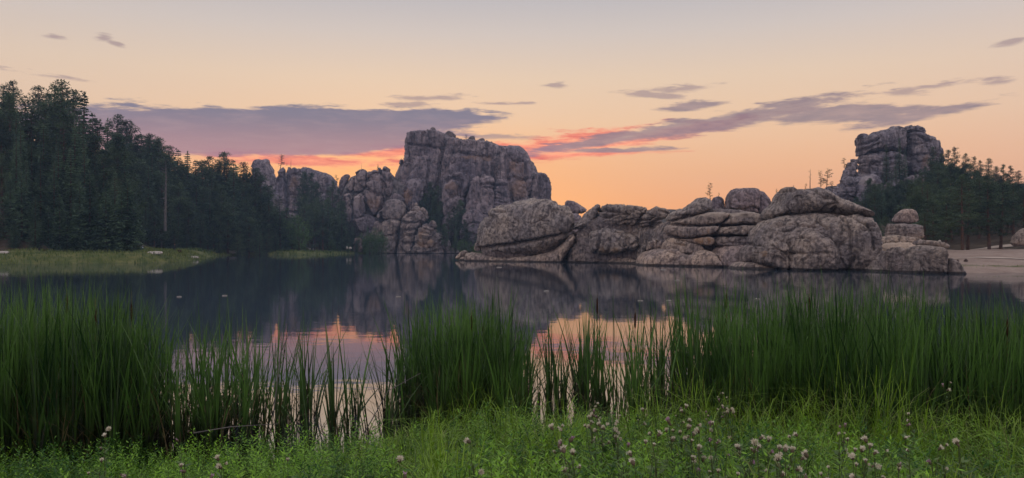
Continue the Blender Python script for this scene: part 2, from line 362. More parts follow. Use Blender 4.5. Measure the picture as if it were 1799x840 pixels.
def build_ground():
    m, nt, out = mat('shore_ground'); L = nt.links
    geo = nd(nt, 'ShaderNodeNewGeometry'); pos = geo.outputs['Position']
    n = noise(nt, pos, 0.35, 6, 0.65); n2 = noise(nt, pos, 0.05, 3, 0.6); n3 = noise(nt, pos, 2.5, 3, 0.7)
    grass = mixc(nt, n.sm(0.35, 0.65), (0.075, 0.10, 0.03), (0.16, 0.16, 0.06))
    litter = mixc(nt, n.sm(0.4, 0.65), (0.06, 0.045, 0.032), (0.11, 0.085, 0.06))
    sand = mixc(nt, n.sm(0.3, 0.7), (0.27, 0.20, 0.165), (0.36, 0.28, 0.23))
    a1 = nd(nt, 'ShaderNodeAttribute', attribute_name='sand'); a2 = nd(nt, 'ShaderNodeAttribute', attribute_name='wood')
    col = mixc(nt, (E(nt, a2.outputs['Fac']) + (n2 - 0.5) * 0.6).sm(0.3, 0.7), grass, litter)
    col = mixc(nt, (E(nt, a1.outputs['Fac']) + (n - 0.5) * 0.9).sm(0.35, 0.6), col, sand)
    col = mixc(nt, n3.sm(0.5, 0.8) * 0.4, col, (0.07, 0.055, 0.04))
    bs = nd(nt, 'ShaderNodeBsdfPrincipled'); L.new(col, bs.inputs['Base Color']); bs.inputs['Roughness'].default_value = 0.95
    bs.inputs['Specular IOR Level'].default_value = 0.1
    b = nd(nt, 'ShaderNodeBump'); b.inputs['Distance'].default_value = 0.1; L.new(n3.k, b.inputs['Height']); L.new(b.outputs[0], bs.inputs['Normal'])
    L.new(bs.outputs[0], out.inputs[0]); M['ground'] = m
    xs = np.concatenate([-150 - np.geomspace(6, 550, 22)[::-1], np.arange(-150, 151, 2.0), 150 + np.geomspace(6, 550, 22)])
    ys = np.concatenate([np.arange(-60, 70, 5.0), np.arange(70, 390, 2.0), 390 + np.geomspace(6, 400, 22)])
    def sandf(X, Y):
        sd = lake_sd(X, Y)
        strip = 1 - 0.5 * sst(2.2, 3.4, sd) * sst(8.5, 6.5, sd)         # a grassy ribbon just above the wet sand
        return sst(30, 44, X) * sst(76, 84, Y) * sst(52, 40, sd) * strip
    def woodf(X, Y):
        sd = lake_sd(X, Y); return np.where(Y > 120, sst(14, 22, sd), 0.0)
    gridmesh('terrain', xs, ys, height, m, attrs={'sand': sandf, 'wood': woodf})
    gridmesh('bank', np.arange(-26, 26.1, 0.4), np.arange(-14, 20.1, 0.4),
             lambda X, Y: bank_z(X, Y, lake_sd(X, Y)) + fbm(np.stack([X.ravel() * 0.7, Y.ravel() * 0.7, X.ravel() * 0], 1), 3, 3).reshape(X.shape) * 0.06,
             plain('bank_soil', (0.055, 0.06, 0.025), (0.035, 0.03, 0.018), 4.0, 0.95, 0.1, 0.6), attrs=None)
    # lake
    m, nt, out = mat('lake_water'); L = nt.links
    geo = nd(nt, 'ShaderNodeNewGeometry'); pos = geo.outputs['Position']
    sp = nd(nt, 'ShaderNodeSeparateXYZ'); L.new(pos, sp.inputs[0]); X, Y = E(nt, sp.outputs[0]), E(nt, sp.outputs[1])
    bs = nd(nt, 'ShaderNodeBsdfPrincipled'); bs.inputs['Base Color'].default_value = (0.035, 0.050, 0.070, 1)
    bs.inputs['Roughness'].default_value = 0.03; bs.inputs['IOR'].default_value = 5.5
    h = noise(nt, comb(nt, X * 0.9, Y * 1.6, 0.0), 1.0, 3, 0.5) * 0.6 + noise(nt, comb(nt, X * 0.15, Y * 0.3, 5.0), 1.0, 2, 0.5)
    calm = noise(nt, comb(nt, X * 0.03, Y * 0.02, 1.0), 1.0, 2, 0.5).sm(0.4, 0.65)
    b = nd(nt, 'ShaderNodeBump'); b.inputs['Distance'].default_value = 0.02
    L.new((calm * 0.2 + 0.12).k, b.inputs['Strength']); L.new(h.k, b.inputs['Height']); L.new(b.outputs[0], bs.inputs['Normal'])
    L.new(bs.outputs[0], out.inputs[0]); M['water'] = m
    w = mesh('lake', [(-180, 6, 0), (180, 6, 0), (180, 392, 0), (-180, 392, 0)], [(0, 1, 2, 3)], mats=[m]); link('lake', w, kind='structure')
build_ground()

# ------------------------------------------------------------------ rocks
ZM = {0: (0, 0, 1.0), 1: (430, 250, 4.2), 2: (580, 280, 4.667), 3: (690, 215, 4.2), 4: (800, 335, 6.0), 5: (970, 340, 6.0), 6: (1120, 320, 5.25),
      7: (1280, 320, 4.941), 8: (1440, 210, 4.941), 9: (1500, 350, 5.6)}
def zpx(z, pts):
    x0, y0, s = ZM[z]; a = np.asarray(pts, float); return a / s + np.array((x0, y0))
_rs = [0]
def stone_mesh(poly, D, thick=None, edge=0.14, bulge=0.40, lean=0.0, cracks=(), flute=0.0, lump=0.35, joint=None, res=1.3, crack=1.0, stain=(), pale=(),
               ledge=0.0, rough=1.0, ch=2, matl=None, z=0, back=0.6, small=0.10):
    """a solid stone: the outline (photo pixels at distance D, or at D left..right) filled, rounded to the front and back, cracked and weathered"""
    _rs[0] += 1; seed = _rs[0] * 31
    O = chaikin(zpx(z, poly), ch) if ch else zpx(z, poly)
    lo, hi = O.min(0), O.max(0)
    Dl, Dr = D if isinstance(D, tuple) else (D, D)
    Df = lambda px: Dl + (Dr - Dl) * np.clip((px - lo[0]) / (hi[0] - lo[0] + 1e-9), -0.2, 1.2)
    Dm = (Dl + Dr) / 2; mpp = Dm / F
    size = min(hi - lo) * mpp
    T = thick if thick else 0.4 * size
    gx = np.arange(lo[0] - res, hi[0] + 2 * res, res); gy = np.arange(lo[1] - res, hi[1] + 2 * res, res)
    GX, GY = np.meshgrid(gx, gy); P = np.stack([GX.ravel(), GY.ravel()], 1)
    d, near = segdist(P, O); sd = np.where(inside(P, O), d, -d)
    keep = sd > -0.62 * res
    nx = len(gx); i = (np.arange(len(gy) - 1)[:, None] * nx + np.arange(nx - 1)[None, :]).ravel()
    Q = np.stack([i, i + nx, i + 1 + nx, i + 1], 1)            # faces the camera
    Q = Q[keep[Q].all(1)]
    cnt = np.bincount(Q.ravel(), minlength=len(P))
    bnd = (cnt > 0) & (cnt < 4)
    P[bnd] = near[bnd]; sd[bnd] = 0
    used = np.where(cnt > 0)[0]; remap = np.full(len(P), -1); remap[used] = np.arange(len(used))
    p = P[used]; s = np.maximum(sd[used], 0) * mpp; b = bnd[used]; Q = remap[Q]
    re = edge * size; rb = 0.55 * size
    prof = lambda q, r, e: (1 - (1 - np.minimum(q / r, 1)) ** e) ** (1 / e)
    dep = T * ((1 - bulge) * prof(s, re, 2.3) + bulge * prof(s, rb, 2.0))
    DD = Df(p[:, 0])
    X = (p[:, 0] - CX) / F * DD; Zc = CAMZ + (HY - p[:, 1]) / F * DD
    zb = Zc.min(); lz = lean * (Zc - zb)
    nf = len(p)
    Vf = np.stack([X, DD - dep + lz, Zc], 1)
    inn = np.where(~b)[0]; bi = np.arange(nf); bi[inn] = nf + np.arange(len(inn))
    Vb = np.stack([X[inn], (DD + dep * back + lz)[inn], Zc[inn]], 1)
    V = np.concatenate([Vf, Vb]); QA = np.concatenate([Q, bi[Q][:, ::-1]])
    # normals
    a_, b_, c_, d_ = (V[QA[:, k]] for k in range(4))
    fn = np.cross(c_ - a_, d_ - b_); N = np.zeros_like(V)
    for k in range(4): np.add.at(N, QA[:, k], fn)
    N /= np.linalg.norm(N, axis=1)[:, None] + 1e-9
    # weathering, in metres
    u = V / max(size, 1e-3)
    disp = lump * size * 0.16 * fbm(u * 2.1, seed, 4, 0.5)
    disp += small * rough * size * 0.16 * fbm(u * 9.0, seed + 5, 3, 0.55)
    if flute:
        q = np.stack([V[:, 0], V[:, 1], V[:, 2] * 0.10], 1) / (size * 0.065)
        disp += flute * (np.abs(perlin(q, seed + 9)) * 1.0 + 0.6 * np.abs(perlin(q * 2.1, seed + 11)) - 0.35)
    if ledge:
        zz = V[:, 2] / (size * 0.16) + 1.3 * fbm(u * 1.3, seed + 21, 3)
        fr = zz - np.floor(zz); disp += ledge * (np.minimum(fr * 1.2, 1) * (1 - sst(0.82, 1.0, fr)) - 0.4)
    if joint:
        cs, jd, an = joint
        q = np.stack([V[:, 0], V[:, 1], V[:, 2] * an], 1) / cs
        q = q + 0.25 * np.stack([perlin(q * 1.3, seed + 31), perlin(q * 1.3, seed + 32), perlin(q * 1.3, seed + 33)], 1)
        f1, f2 = worley(q, seed + 40)
        disp += -jd * np.exp(-((f2 - f1) / 0.10) ** 2) + jd * 0.25 * (0.5 - f1)
    if crack:
        sc_ = min(size, 14.0)
        for cs, dp, wdt in ((0.42, 0.050, 0.030), (0.17, 0.024, 0.045)):
            q = V / (sc_ * cs); q = q + 0.5 * np.stack([perlin(q * 0.9, seed + 61), perlin(q * 0.9, seed + 62), perlin(q * 0.9, seed + 63)], 1)
            nv = perlin(q, seed + 64); gate = sst(-0.1, 0.25, perlin(q * 0.6, seed + 66))
            disp -= crack * sc_ * dp * gate * np.exp(-(nv / wdt) ** 2)
        rd = 1 - np.abs(fbm(V / (sc_ * 0.22), seed + 70, 4, 0.6)) * 2.2
        disp += crack * sc_ * 0.020 * rd
    pa = np.concatenate([p, p[inn]])
    wig = np.stack([perlin(np.stack([pa[:, 0] * 0.16, pa[:, 1] * 0.16, pa[:, 0] * 0 + k], 1), seed + 50 + k) for k in (0, 7)], 1) * 2.0
    fade = np.ones(len(V)); fade[nf:] = 0
    for line, wd, dp in cracks:
        cd, _ = segdist(pa + wig * 0.7, zpx(z, line), closed=False)
        disp -= fade * dp * np.exp(-(cd * mpp / wd) ** 2)
    V = V + N * disp[:, None]
    stv = np.zeros(len(V)); plv = np.zeros(len(V))
    for arr, lst in ((stv, stain), (plv, pale)):
        for cx_, cy_, rx_, ry_ in lst:
            c = zpx(z, [(cx_, cy_)])[0]; k = ZM[z][2]
            r2 = ((pa[:, 0] + wig[:, 0] * 2 - c[0]) * k / rx_) ** 2 + ((pa[:, 1] + wig[:, 1] * 2 - c[1]) * k / ry_) ** 2
            np.maximum(arr, sst(1.3, 0.4, r2), out=arr)
    return V, QA, {'stain': stv, 'pale': plv}
def stone(parent, name, z, poly, D, tint=None, matl='near_rock', label=None, cat=None, group=None, **kw):
    V, Q, at = stone_mesh(poly, D, z=z, **kw)
    if parent is None:
        base = np.array((V[:, 0].mean(), V[:, 1].mean(), V[:, 2].min()))
    else: base = np.array(parent.location)
    o = link(name, mesh(name, V - base, Q, True, attrs=at, mats=[M[matl]]), parent, label, cat, group)
    if parent is None: o.location = base
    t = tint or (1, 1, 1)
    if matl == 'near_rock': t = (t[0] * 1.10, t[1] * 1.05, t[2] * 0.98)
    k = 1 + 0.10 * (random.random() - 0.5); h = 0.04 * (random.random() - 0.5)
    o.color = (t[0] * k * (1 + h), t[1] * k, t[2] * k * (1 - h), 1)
    return o
def formation(name, px, D, label, cat='rock formation', zbase=-0.5):
    p = P3(px, HY, D); return empty(name, (p[0], p[1], zbase), label, cat)

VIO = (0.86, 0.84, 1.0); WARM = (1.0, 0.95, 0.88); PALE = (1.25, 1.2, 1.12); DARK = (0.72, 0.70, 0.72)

def far_cliffs():
    T = formation('granite_cliff', 560, 430, 'jointed grey cliff with rounded tops rising behind the dark pines left of the big dome')
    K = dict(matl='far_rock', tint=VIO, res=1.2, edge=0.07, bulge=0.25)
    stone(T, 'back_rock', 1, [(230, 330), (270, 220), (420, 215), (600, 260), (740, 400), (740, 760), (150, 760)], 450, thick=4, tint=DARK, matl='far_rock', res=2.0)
    stone(T, 'peak', 1, [(50, 200), (75, 150), (100, 125), (130, 130), (170, 128), (190, 165), (225, 230), (250, 330), (250, 760), (40, 760)], 440, lump=0.6, joint=(9, 1.2, 0.7), **K)
    stone(T, 'pillar', 1, [(222, 290), (250, 215), (280, 185), (308, 188), (312, 330), (330, 560), (330, 760), (210, 760)], 425, flute=0.6, joint=(8, 1.0, 0.6), **K)
    stone(T, 'cliff_face', 1, [(312, 188), (360, 186), (400, 202), (420, 195), (428, 300), (422, 420), (436, 560), (436, 760), (325, 760), (330, 480), (314, 330)], 424,
          joint=(7, 1.4, 0.8), ledge=0.6, stain=[(370, 330, 40, 80)], cracks=[([(345, 515), (380, 518), (430, 522)], 0.7, 2.5), ([(265, 378), (330, 380), (420, 400)], 0.5, 1.2)], **K)
    stone(T, 'rounded_dome', 1, [(395, 230), (410, 190), (470, 188), (560, 205), (620, 235), (660, 270), (690, 310), (740, 360), (740, 760), (400, 760)], 445, lump=0.5, flute=0.5, joint=(11, 1.0, 0.6), **K)
    T = formation('granite_crag', 650, 366, 'blocky crag with deep vertical joints and rusty faces left of the big dome')
    K = dict(matl='far_rock', tint=(0.95, 0.89, 0.98), res=1.1, edge=0.07, bulge=0.25, ch=1)
    stone(T, 'back_rock', 2, [(90, 260), (180, 150), (260, 110), (480, 100), (540, 160), (640, 190), (780, 220), (760, 420), (700, 560), (700, 760), (80, 760)], 373, thick=5.5, tint=DARK, matl='far_rock', res=2.0)
    stone(T, 'boulder', 2, [(72, 210), (85, 160), (110, 130), (140, 120), (168, 135), (150, 170), (130, 230), (122, 285), (70, 300)], 374, **K)
    stone(T, 'block', 2, [(122, 262), (168, 190), (196, 122), (220, 100), (255, 76), (290, 84), (312, 110), (316, 180), (300, 265), (180, 277)], 370, joint=(7, 1.6, 0.8), cracks=[([(200, 120), (205, 200), (195, 270)], 0.6, 1.8), ([(250, 185), (300, 185)], 0.5, 1.2)], **K)
    stone(T, 'block', 2, [(302, 180), (312, 96), (388, 94), (402, 70), (440, 60), (478, 68), (497, 112), (524, 140), (534, 205), (512, 310), (432, 335), (424, 262), (384, 190)], 370, joint=(6.5, 1.7, 0.7),
          cracks=[([(420, 95), (425, 160), (470, 240)], 0.6, 1.8), ([(395, 90), (400, 130)], 0.5, 1.3)], **K)
    stone(T, 'overhang', 2, [(318, 182), (370, 172), (412, 200), (430, 270), (432, 380), (402, 440), (372, 474), (330, 404), (288, 300), (283, 248)], 365, thick=5.5, lump=0.6,
          stain=[(370, 350, 60, 100)], cracks=[([(310, 240), (360, 280), (415, 295)], 0.9, 2.2), ([(345, 300), (352, 400)], 0.5, 1.0)], **K)
    stone(T, 'pillar', 2, [(96, 300), (150, 272), (182, 284), (184, 400), (182, 540), (116, 540), (108, 400)], 362, flute=0.5, joint=(6, 1.0, 0.7), **K)
    stone(T, 'pillar', 2, [(186, 288), (272, 276), (292, 320), (286, 430), (326, 500), (342, 600), (186, 600)], 361, flute=0.5, joint=(6, 1.2, 0.7), pale=[(230, 340, 40, 60)],
          cracks=[([(190, 292), (275, 285)], 0.5, 1.5), ([(258, 300), (262, 440)], 0.6, 1.6)], **K)
    stone(T, 'buttress', 2, [(268, 440), (330, 452), (380, 488), (420, 560), (420, 700), (260, 700)], 362, lump=0.6, **K)
    stone(T, 'slab', 2, [(585, 310), (602, 238), (640, 165), (700, 152), (782, 178), (796, 240), (730, 330), (700, 420), (640, 430), (618, 350)], 366, flute=0.5, joint=(8, 0.8, 0.6), stain=[(640, 310, 36, 70)],
          cracks=[([(680, 180), (668, 290), (655, 390)], 0.8, 2.2), ([(735, 180), (720, 300)], 0.5, 1.2)], **K)
    stone(T, 'perched_boulder', 2, [(486, 314), (518, 278), (562, 284), (604, 312), (612, 345), (500, 348)], 359, **K)
    T = formation('granite_pillars', 720, 356, 'pale split granite pillars standing in the lake in front of the jointed crag')
    K = dict(matl='far_rock', tint=(1.18, 1.1, 1.08), res=1.1, edge=0.07, bulge=0.3, ch=1)
    stone(T, 'back_rock', 2, [(390, 520), (640, 440), (780, 450), (900, 620), (920, 800), (390, 800)], 362, thick=3, tint=DARK, matl='far_rock', res=2.0)
    stone(T, 'cap_boulder', 2, [(372, 490), (412, 402), (440, 358), (490, 330), (550, 326), (602, 345), (622, 390), (628, 430), (604, 470), (582, 494), (430, 496)], 354,
          cracks=[([(440, 350), (422, 410), (424, 495)], 0.55, 2.6)], lump=0.3, **K)
    stone(T, 'pillar', 2, [(330, 640), (340, 560), (374, 496), (430, 501), (582, 499), (576, 560), (552, 640), (538, 760), (534, 810), (328, 810)], 353,
          flute=0.35, joint=(10, 0.8, 0.9), lump=0.4, cracks=[([(425, 500), (430, 600), (425, 760)], 0.6, 1.4), ([(430, 640), (540, 625)], 0.5, 0.8)], **K)
    stone(T, 'pillar', 2, [(552, 700), (588, 485), (640, 430), (700, 418), (750, 424), (792, 470), (802, 512), (742, 540), (706, 612), (694, 700), (684, 810), (548, 810)], 352,
          joint=(6.5, 1.0, 0.9), lump=0.5, cracks=[([(600, 520), (700, 525), (760, 520)], 0.5, 1.3), ([(610, 590), (700, 580)], 0.5, 1.2), ([(600, 690), (690, 690)], 0.6, 1.3), ([(640, 530), (600, 600), (598, 760)], 0.5, 1.2)], **K)
    stone(T, 'buttress', 2, [(698, 660), (720, 572), (790, 530), (832, 542), (900, 590), (940, 655), (952, 810), (680, 810)], 350, joint=(5, 1.1, 1.0), lump=0.7, stain=[(770, 620, 40, 46), (800, 690, 80, 40)], ledge=0.5, **K)
    stone(T, 'perched_block', 2, [(640, 440), (668, 410), (700, 385), (740, 380), (780, 400), (806, 440), (810, 500), (770, 480), (720, 430)], 352, joint=(3.5, 0.8, 1), **K)
    stone(T, 'perched_block', 2, [(690, 390), (694, 362), (708, 352), (722, 366), (724, 390)], 353, **K)
    stone(T, 'perched_block', 2, [(798, 545), (826, 502), (860, 504), (884, 556), (850, 566)], 351, **K)
    stone(T, 'waterline_slab', 2, [(660, 790), (690, 755), (740, 728), (862, 734), (900, 790)], 347, lean=0.5, pale=[(770, 750, 120, 30)], **K)
    stone(None, 'shore_boulder', 2, [(944, 790), (948, 690), (968, 652), (992, 690), (1000, 790)], 348, label='upright grey boulder at the right foot of the split pillars', cat='boulder', **K)
    stone(None, 'shore_boulder', 2, [(980, 790), (992, 725), (1030, 714), (1064, 755), (1070, 790)], 350, label='low rounded grey boulder at the water beside the upright one', cat='boulder', **K)
    stone(None, 'shore_boulder', 2, [(188, 770), (192, 650), (230, 640), (264, 652), (270, 770)], 338, label='squat pinkish block between bushes on the far meadow', cat='boulder', tint=(1.25, 1.0, 1.0), matl='far_rock', stain=[])
    for a, lb in (([(126, 736), (134, 712), (146, 716), (148, 738)], 'small white stone on the far meadow beside the pinkish block, the taller of two'),
                  ([(148, 738), (156, 716), (176, 720), (180, 738)], 'small white stone on the far meadow, the wider of two')):
        stone(None, 'white_stone', 2, a, 322, label=lb, cat='stone', matl='pale_stone', res=0.5)
    stone(None, 'shore_boulder', 2, [(372, 770), (392, 735), (410, 722), (436, 745), (444, 770)], 342, label='pale pointed boulder in grass at the left foot of the split pillars', cat='boulder', tint=PALE, matl='far_rock')
far_cliffs()

def dome():
    T = formation('granite_dome', 830, 380, 'massive fluted granite dome with a flat summit towering over the lake', zbase=0)
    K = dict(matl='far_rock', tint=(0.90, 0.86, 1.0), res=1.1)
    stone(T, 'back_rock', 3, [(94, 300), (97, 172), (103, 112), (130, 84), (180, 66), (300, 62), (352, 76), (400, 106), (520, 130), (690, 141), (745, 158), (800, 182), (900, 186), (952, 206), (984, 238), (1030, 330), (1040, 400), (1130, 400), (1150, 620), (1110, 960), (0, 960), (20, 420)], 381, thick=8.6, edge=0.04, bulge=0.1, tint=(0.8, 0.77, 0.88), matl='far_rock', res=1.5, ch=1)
    stone(T, 'west_face', 3, [(96, 250), (98, 172), (101, 112), (128, 80), (176, 62), (240, 64), (300, 58), (352, 74), (388, 100), (392, 132), (380, 206), (366, 290), (346, 340), (342, 450), (310, 560), (240, 620), (80, 640), (50, 520), (60, 430), (76, 350)], 377, thick=9, flute=1.3, bulge=0.2, edge=0.06, lump=0.2,
          cracks=[([(100, 176), (150, 180), (220, 188), (330, 202), (382, 206)], 0.6, 1.5), ([(178, 66), (170, 120), (160, 178)], 0.6, 1.5), ([(262, 70), (232, 120), (222, 186), (215, 300), (210, 420)], 0.6, 1.4), ([(130, 255), (230, 262)], 0.5, 0.8), ([(120, 330), (118, 480)], 0.6, 1.2), ([(280, 300), (270, 480)], 0.6, 1.2)], joint=(15, 0.8, 0.5), **K)
    stone(T, 'main_face', 3, [(386, 124), (430, 114), (520, 128), (600, 134), (690, 140), (742, 155), (792, 186), (790, 260), (770, 400), (745, 600), (350, 600), (346, 420), (352, 330), (374, 220)], 379, thick=9, flute=2.0, bulge=0.15, edge=0.05, lump=0.2,
          cracks=[([(450, 236), (560, 248), (640, 264), (735, 276)], 0.8, 1.7), ([(450, 240), (420, 330), (400, 400)], 0.6, 1.3), ([(520, 130), (500, 180), (450, 235)], 0.6, 1.4), ([(600, 140), (590, 200)], 0.5, 1.0), ([(690, 290), (680, 400)], 0.6, 1.3)],
          stain=[(620, 272, 120, 16), (700, 285, 40, 16)], joint=(14, 0.7, 0.4), **K)
    stone(T, 'east_face', 3, [(796, 182), (850, 176), (902, 184), (952, 204), (984, 236), (1008, 280), (1032, 330), (1038, 390), (1032, 460), (1028, 640), (760, 640), (756, 440), (776, 350), (796, 262)], 374, thick=10, flute=1.1, edge=0.10, bulge=0.4, lump=0.25,
          cracks=[([(850, 270), (880, 300), (930, 305), (975, 290)], 0.8, 2.0), ([(850, 430), (900, 418), (940, 440), (985, 436)], 0.7, 1.9), ([(840, 290), (850, 400), (880, 590)], 0.7, 1.8), ([(975, 260), (985, 420), (1020, 560)], 0.8, 2.2)],
          stain=[(920, 340, 70, 60), (930, 500, 70, 90)], joint=(11, 1.0, 0.7), **K)
    stone(T, 'east_shoulder', 3, [(1024, 400), (1050, 375), (1082, 366), (1130, 384), (1160, 420), (1170, 500), (1164, 660), (1010, 660), (1016, 480)], 372, flute=1.3, edge=0.15, lump=0.6, cracks=[([(1080, 380), (1070, 560)], 0.7, 1.8)], **K)
    stone(T, 'hollow_pillar', 3, [(374, 470), (382, 400), (420, 376), (500, 368), (562, 378), (564, 420), (552, 500), (534, 640), (510, 860), (370, 860), (366, 560)], 362, thick=8, lump=0.5, edge=0.1, bulge=0.25,
          cracks=[([(400, 440), (440, 410), (490, 430), (505, 520)], 1.4, 2.5), ([(400, 520), (440, 560), (500, 540)], 0.9, 1.8), ([(530, 380), (520, 560)], 0.6, 1.5)], stain=[(440, 500, 56, 60)], joint=(8, 0.9, 0.7), **K)
    stone(T, 'buttress', 3, [(548, 560), (566, 450), (600, 403), (660, 393), (722, 404), (756, 426), (758, 520), (762, 620), (720, 840), (490, 840), (522, 660)], 362, thick=8, flute=1.1, edge=0.12, bulge=0.3, lump=0.5,
          cracks=[([(650, 470), (700, 460), (750, 465)], 0.6, 1.5), ([(650, 400), (640, 520), (600, 660)], 0.6, 1.5), ([(660, 490), (745, 492)], 0.5, 1.2)], joint=(9, 0.8, 0.5), **K)
    stone(T, 'buttress', 3, [(760, 432), (800, 424), (846, 434), (852, 500), (872, 600), (880, 700), (700, 700), (752, 560), (754, 480)], 361, ledge=0.7, lump=0.6, cracks=[([(765, 468), (845, 470)], 0.6, 1.5), ([(775, 520), (840, 560)], 0.5, 1.2)], **K)
    stone(T, 'lower_boulder', 3, [(500, 740), (515, 690), (545, 652), (600, 640), (660, 660), (690, 710), (690, 900), (480, 900)], 352, lump=0.5, joint=(6, 0.9, 0.8), **K)
    stone(T, 'west_spire', 3, [(14, 400), (44, 340), (44, 302), (54, 275), (66, 262), (80, 290), (88, 320), (102, 340), (112, 460), (10, 460)], 380, joint=(4, 0.9, 0.6), **K)
    stone(T, 'ledge_block', 3, [(84, 480), (96, 440), (120, 418), (190, 412), (242, 424), (250, 520), (206, 640), (84, 660)], 366, flute=0.6, joint=(8, 0.9, 0.6), stain=[(130, 540, 30, 50)], pale=[(160, 460, 50, 40)], **K)
    for nm, pts in (('summit_boulder', [(276, 62), (280, 40), (298, 32), (316, 44), (320, 66)]), ('summit_boulder', [(382, 104), (388, 72), (420, 58), (446, 80), (470, 96), (462, 122), (400, 124)]),
                    ('summit_boulder', [(554, 136), (562, 108), (598, 96), (608, 116), (610, 140)]), ('summit_boulder', [(624, 144), (632, 124), (660, 114), (680, 126), (684, 150)]),
                    ('summit_boulder', [(245, 70), (252, 48), (264, 50), (268, 72)])):
        stone(T, nm, 3, pts, 380, lump=0.6, res=0.8, matl='far_rock', tint=DARK)
dome()

def tower():
    T = formation('granite_tower', 1575, 252, 'square topped granite tower split by a cleft, above the pines on the right hill', zbase=12)
    K = dict(matl='mid_rock', tint=(0.86, 0.86, 0.98), res=1.1)
    stone(T, 'back_rock', 8, [(370, 330), (450, 160), (680, 130), (860, 170), (960, 300), (990, 860), (340, 860)], 262, thick=3, tint=DARK, matl='mid_rock', res=2.0)
    stone(T, 'upper_block', 8, [(334, 310), (326, 180), (340, 150), (420, 138), (470, 110), (540, 100), (600, 68), (650, 64), (690, 92), (702, 140), (702, 300), (560, 288), (420, 300), (346, 322)], 252, thick=7, edge=0.16, bulge=0.3, lump=0.35,
          cracks=[([(340, 228), (400, 205), (440, 180)], 0.35, 1.2), ([(335, 275), (400, 250), (430, 235)], 0.35, 1.2), ([(600, 90), (610, 290)], 0.3, 0.5)], joint=(8, 0.5, 0.7), **K)
    stone(T, 'overhang_slab', 8, [(322, 160), (330, 135), (370, 118), (414, 124), (420, 145), (380, 160), (330, 170)], 250, res=0.7, matl='mid_rock', tint=VIO)
    stone(T, 'lower_block', 8, [(350, 500), (344, 400), (342, 322), (420, 304), (560, 292), (702, 304), (726, 520), (726, 860), (330, 860)], 251, thick=7.5, ledge=0.6, lump=0.4,
          cracks=[([(390, 400), (480, 365), (600, 350)], 0.35, 1.0), ([(520, 300), (525, 370)], 0.3, 0.8), ([(440, 430), (600, 400)], 0.3, 0.7)], joint=(7, 0.6, 1.0), **K)
    stone(T, 'east_block', 8, [(712, 130), (706, 80), (745, 54), (772, 64), (800, 58), (850, 84), (872, 130), (922, 158), (962, 190), (978, 232), (1012, 330), (1010, 520), (1010, 860), (728, 860), (716, 300)], 252, thick=8, lump=0.45,
          cracks=[([(720, 125), (790, 130), (870, 140)], 0.35, 1.1), ([(760, 170), (800, 200), (870, 215)], 0.4, 1.2), ([(880, 160), (900, 300), (890, 420)], 0.35, 1.1), ([(740, 330), (850, 320), (960, 350)], 0.35, 1.0)],
          joint=(4.5, 0.8, 0.9), stain=[(830, 400, 60, 70)], **K)
    stone(T, 'summit_knob', 8, [(845, 100), (856, 76), (880, 78), (890, 108), (872, 134), (850, 128)], 252, res=0.7, matl='mid_rock', tint=VIO)
    stone(T, 'spire', 8, [(190, 495), (198, 455), (232, 428), (252, 360), (278, 346), (297, 342), (312, 400), (324, 470), (356, 500), (370, 860), (160, 860)], 246, joint=(4, 0.8, 0.6), lump=0.6, **K)
    stone(T, 'talus_block', 8, [(20, 660), (90, 580), (150, 558), (192, 505), (330, 495), (366, 600), (350, 900), (-40, 900)], 238, joint=(3.2, 1.0, 1.1), lump=0.8, **K)
    stone(T, 'talus_block', 8, [(300, 640), (318, 600), (350, 530), (400, 480), (470, 472), (524, 520), (540, 860), (290, 860)], 234, pale=[(380, 540, 60, 50)], lump=0.5, **K)
    stone(T, 'talus_block', 8, [(540, 600), (600, 545), (690, 520), (760, 500), (840, 490), (930, 500), (960, 600), (980, 860), (530, 860)], 240, joint=(3.5, 0.9, 1.1), lump=0.8, **K)
tower()

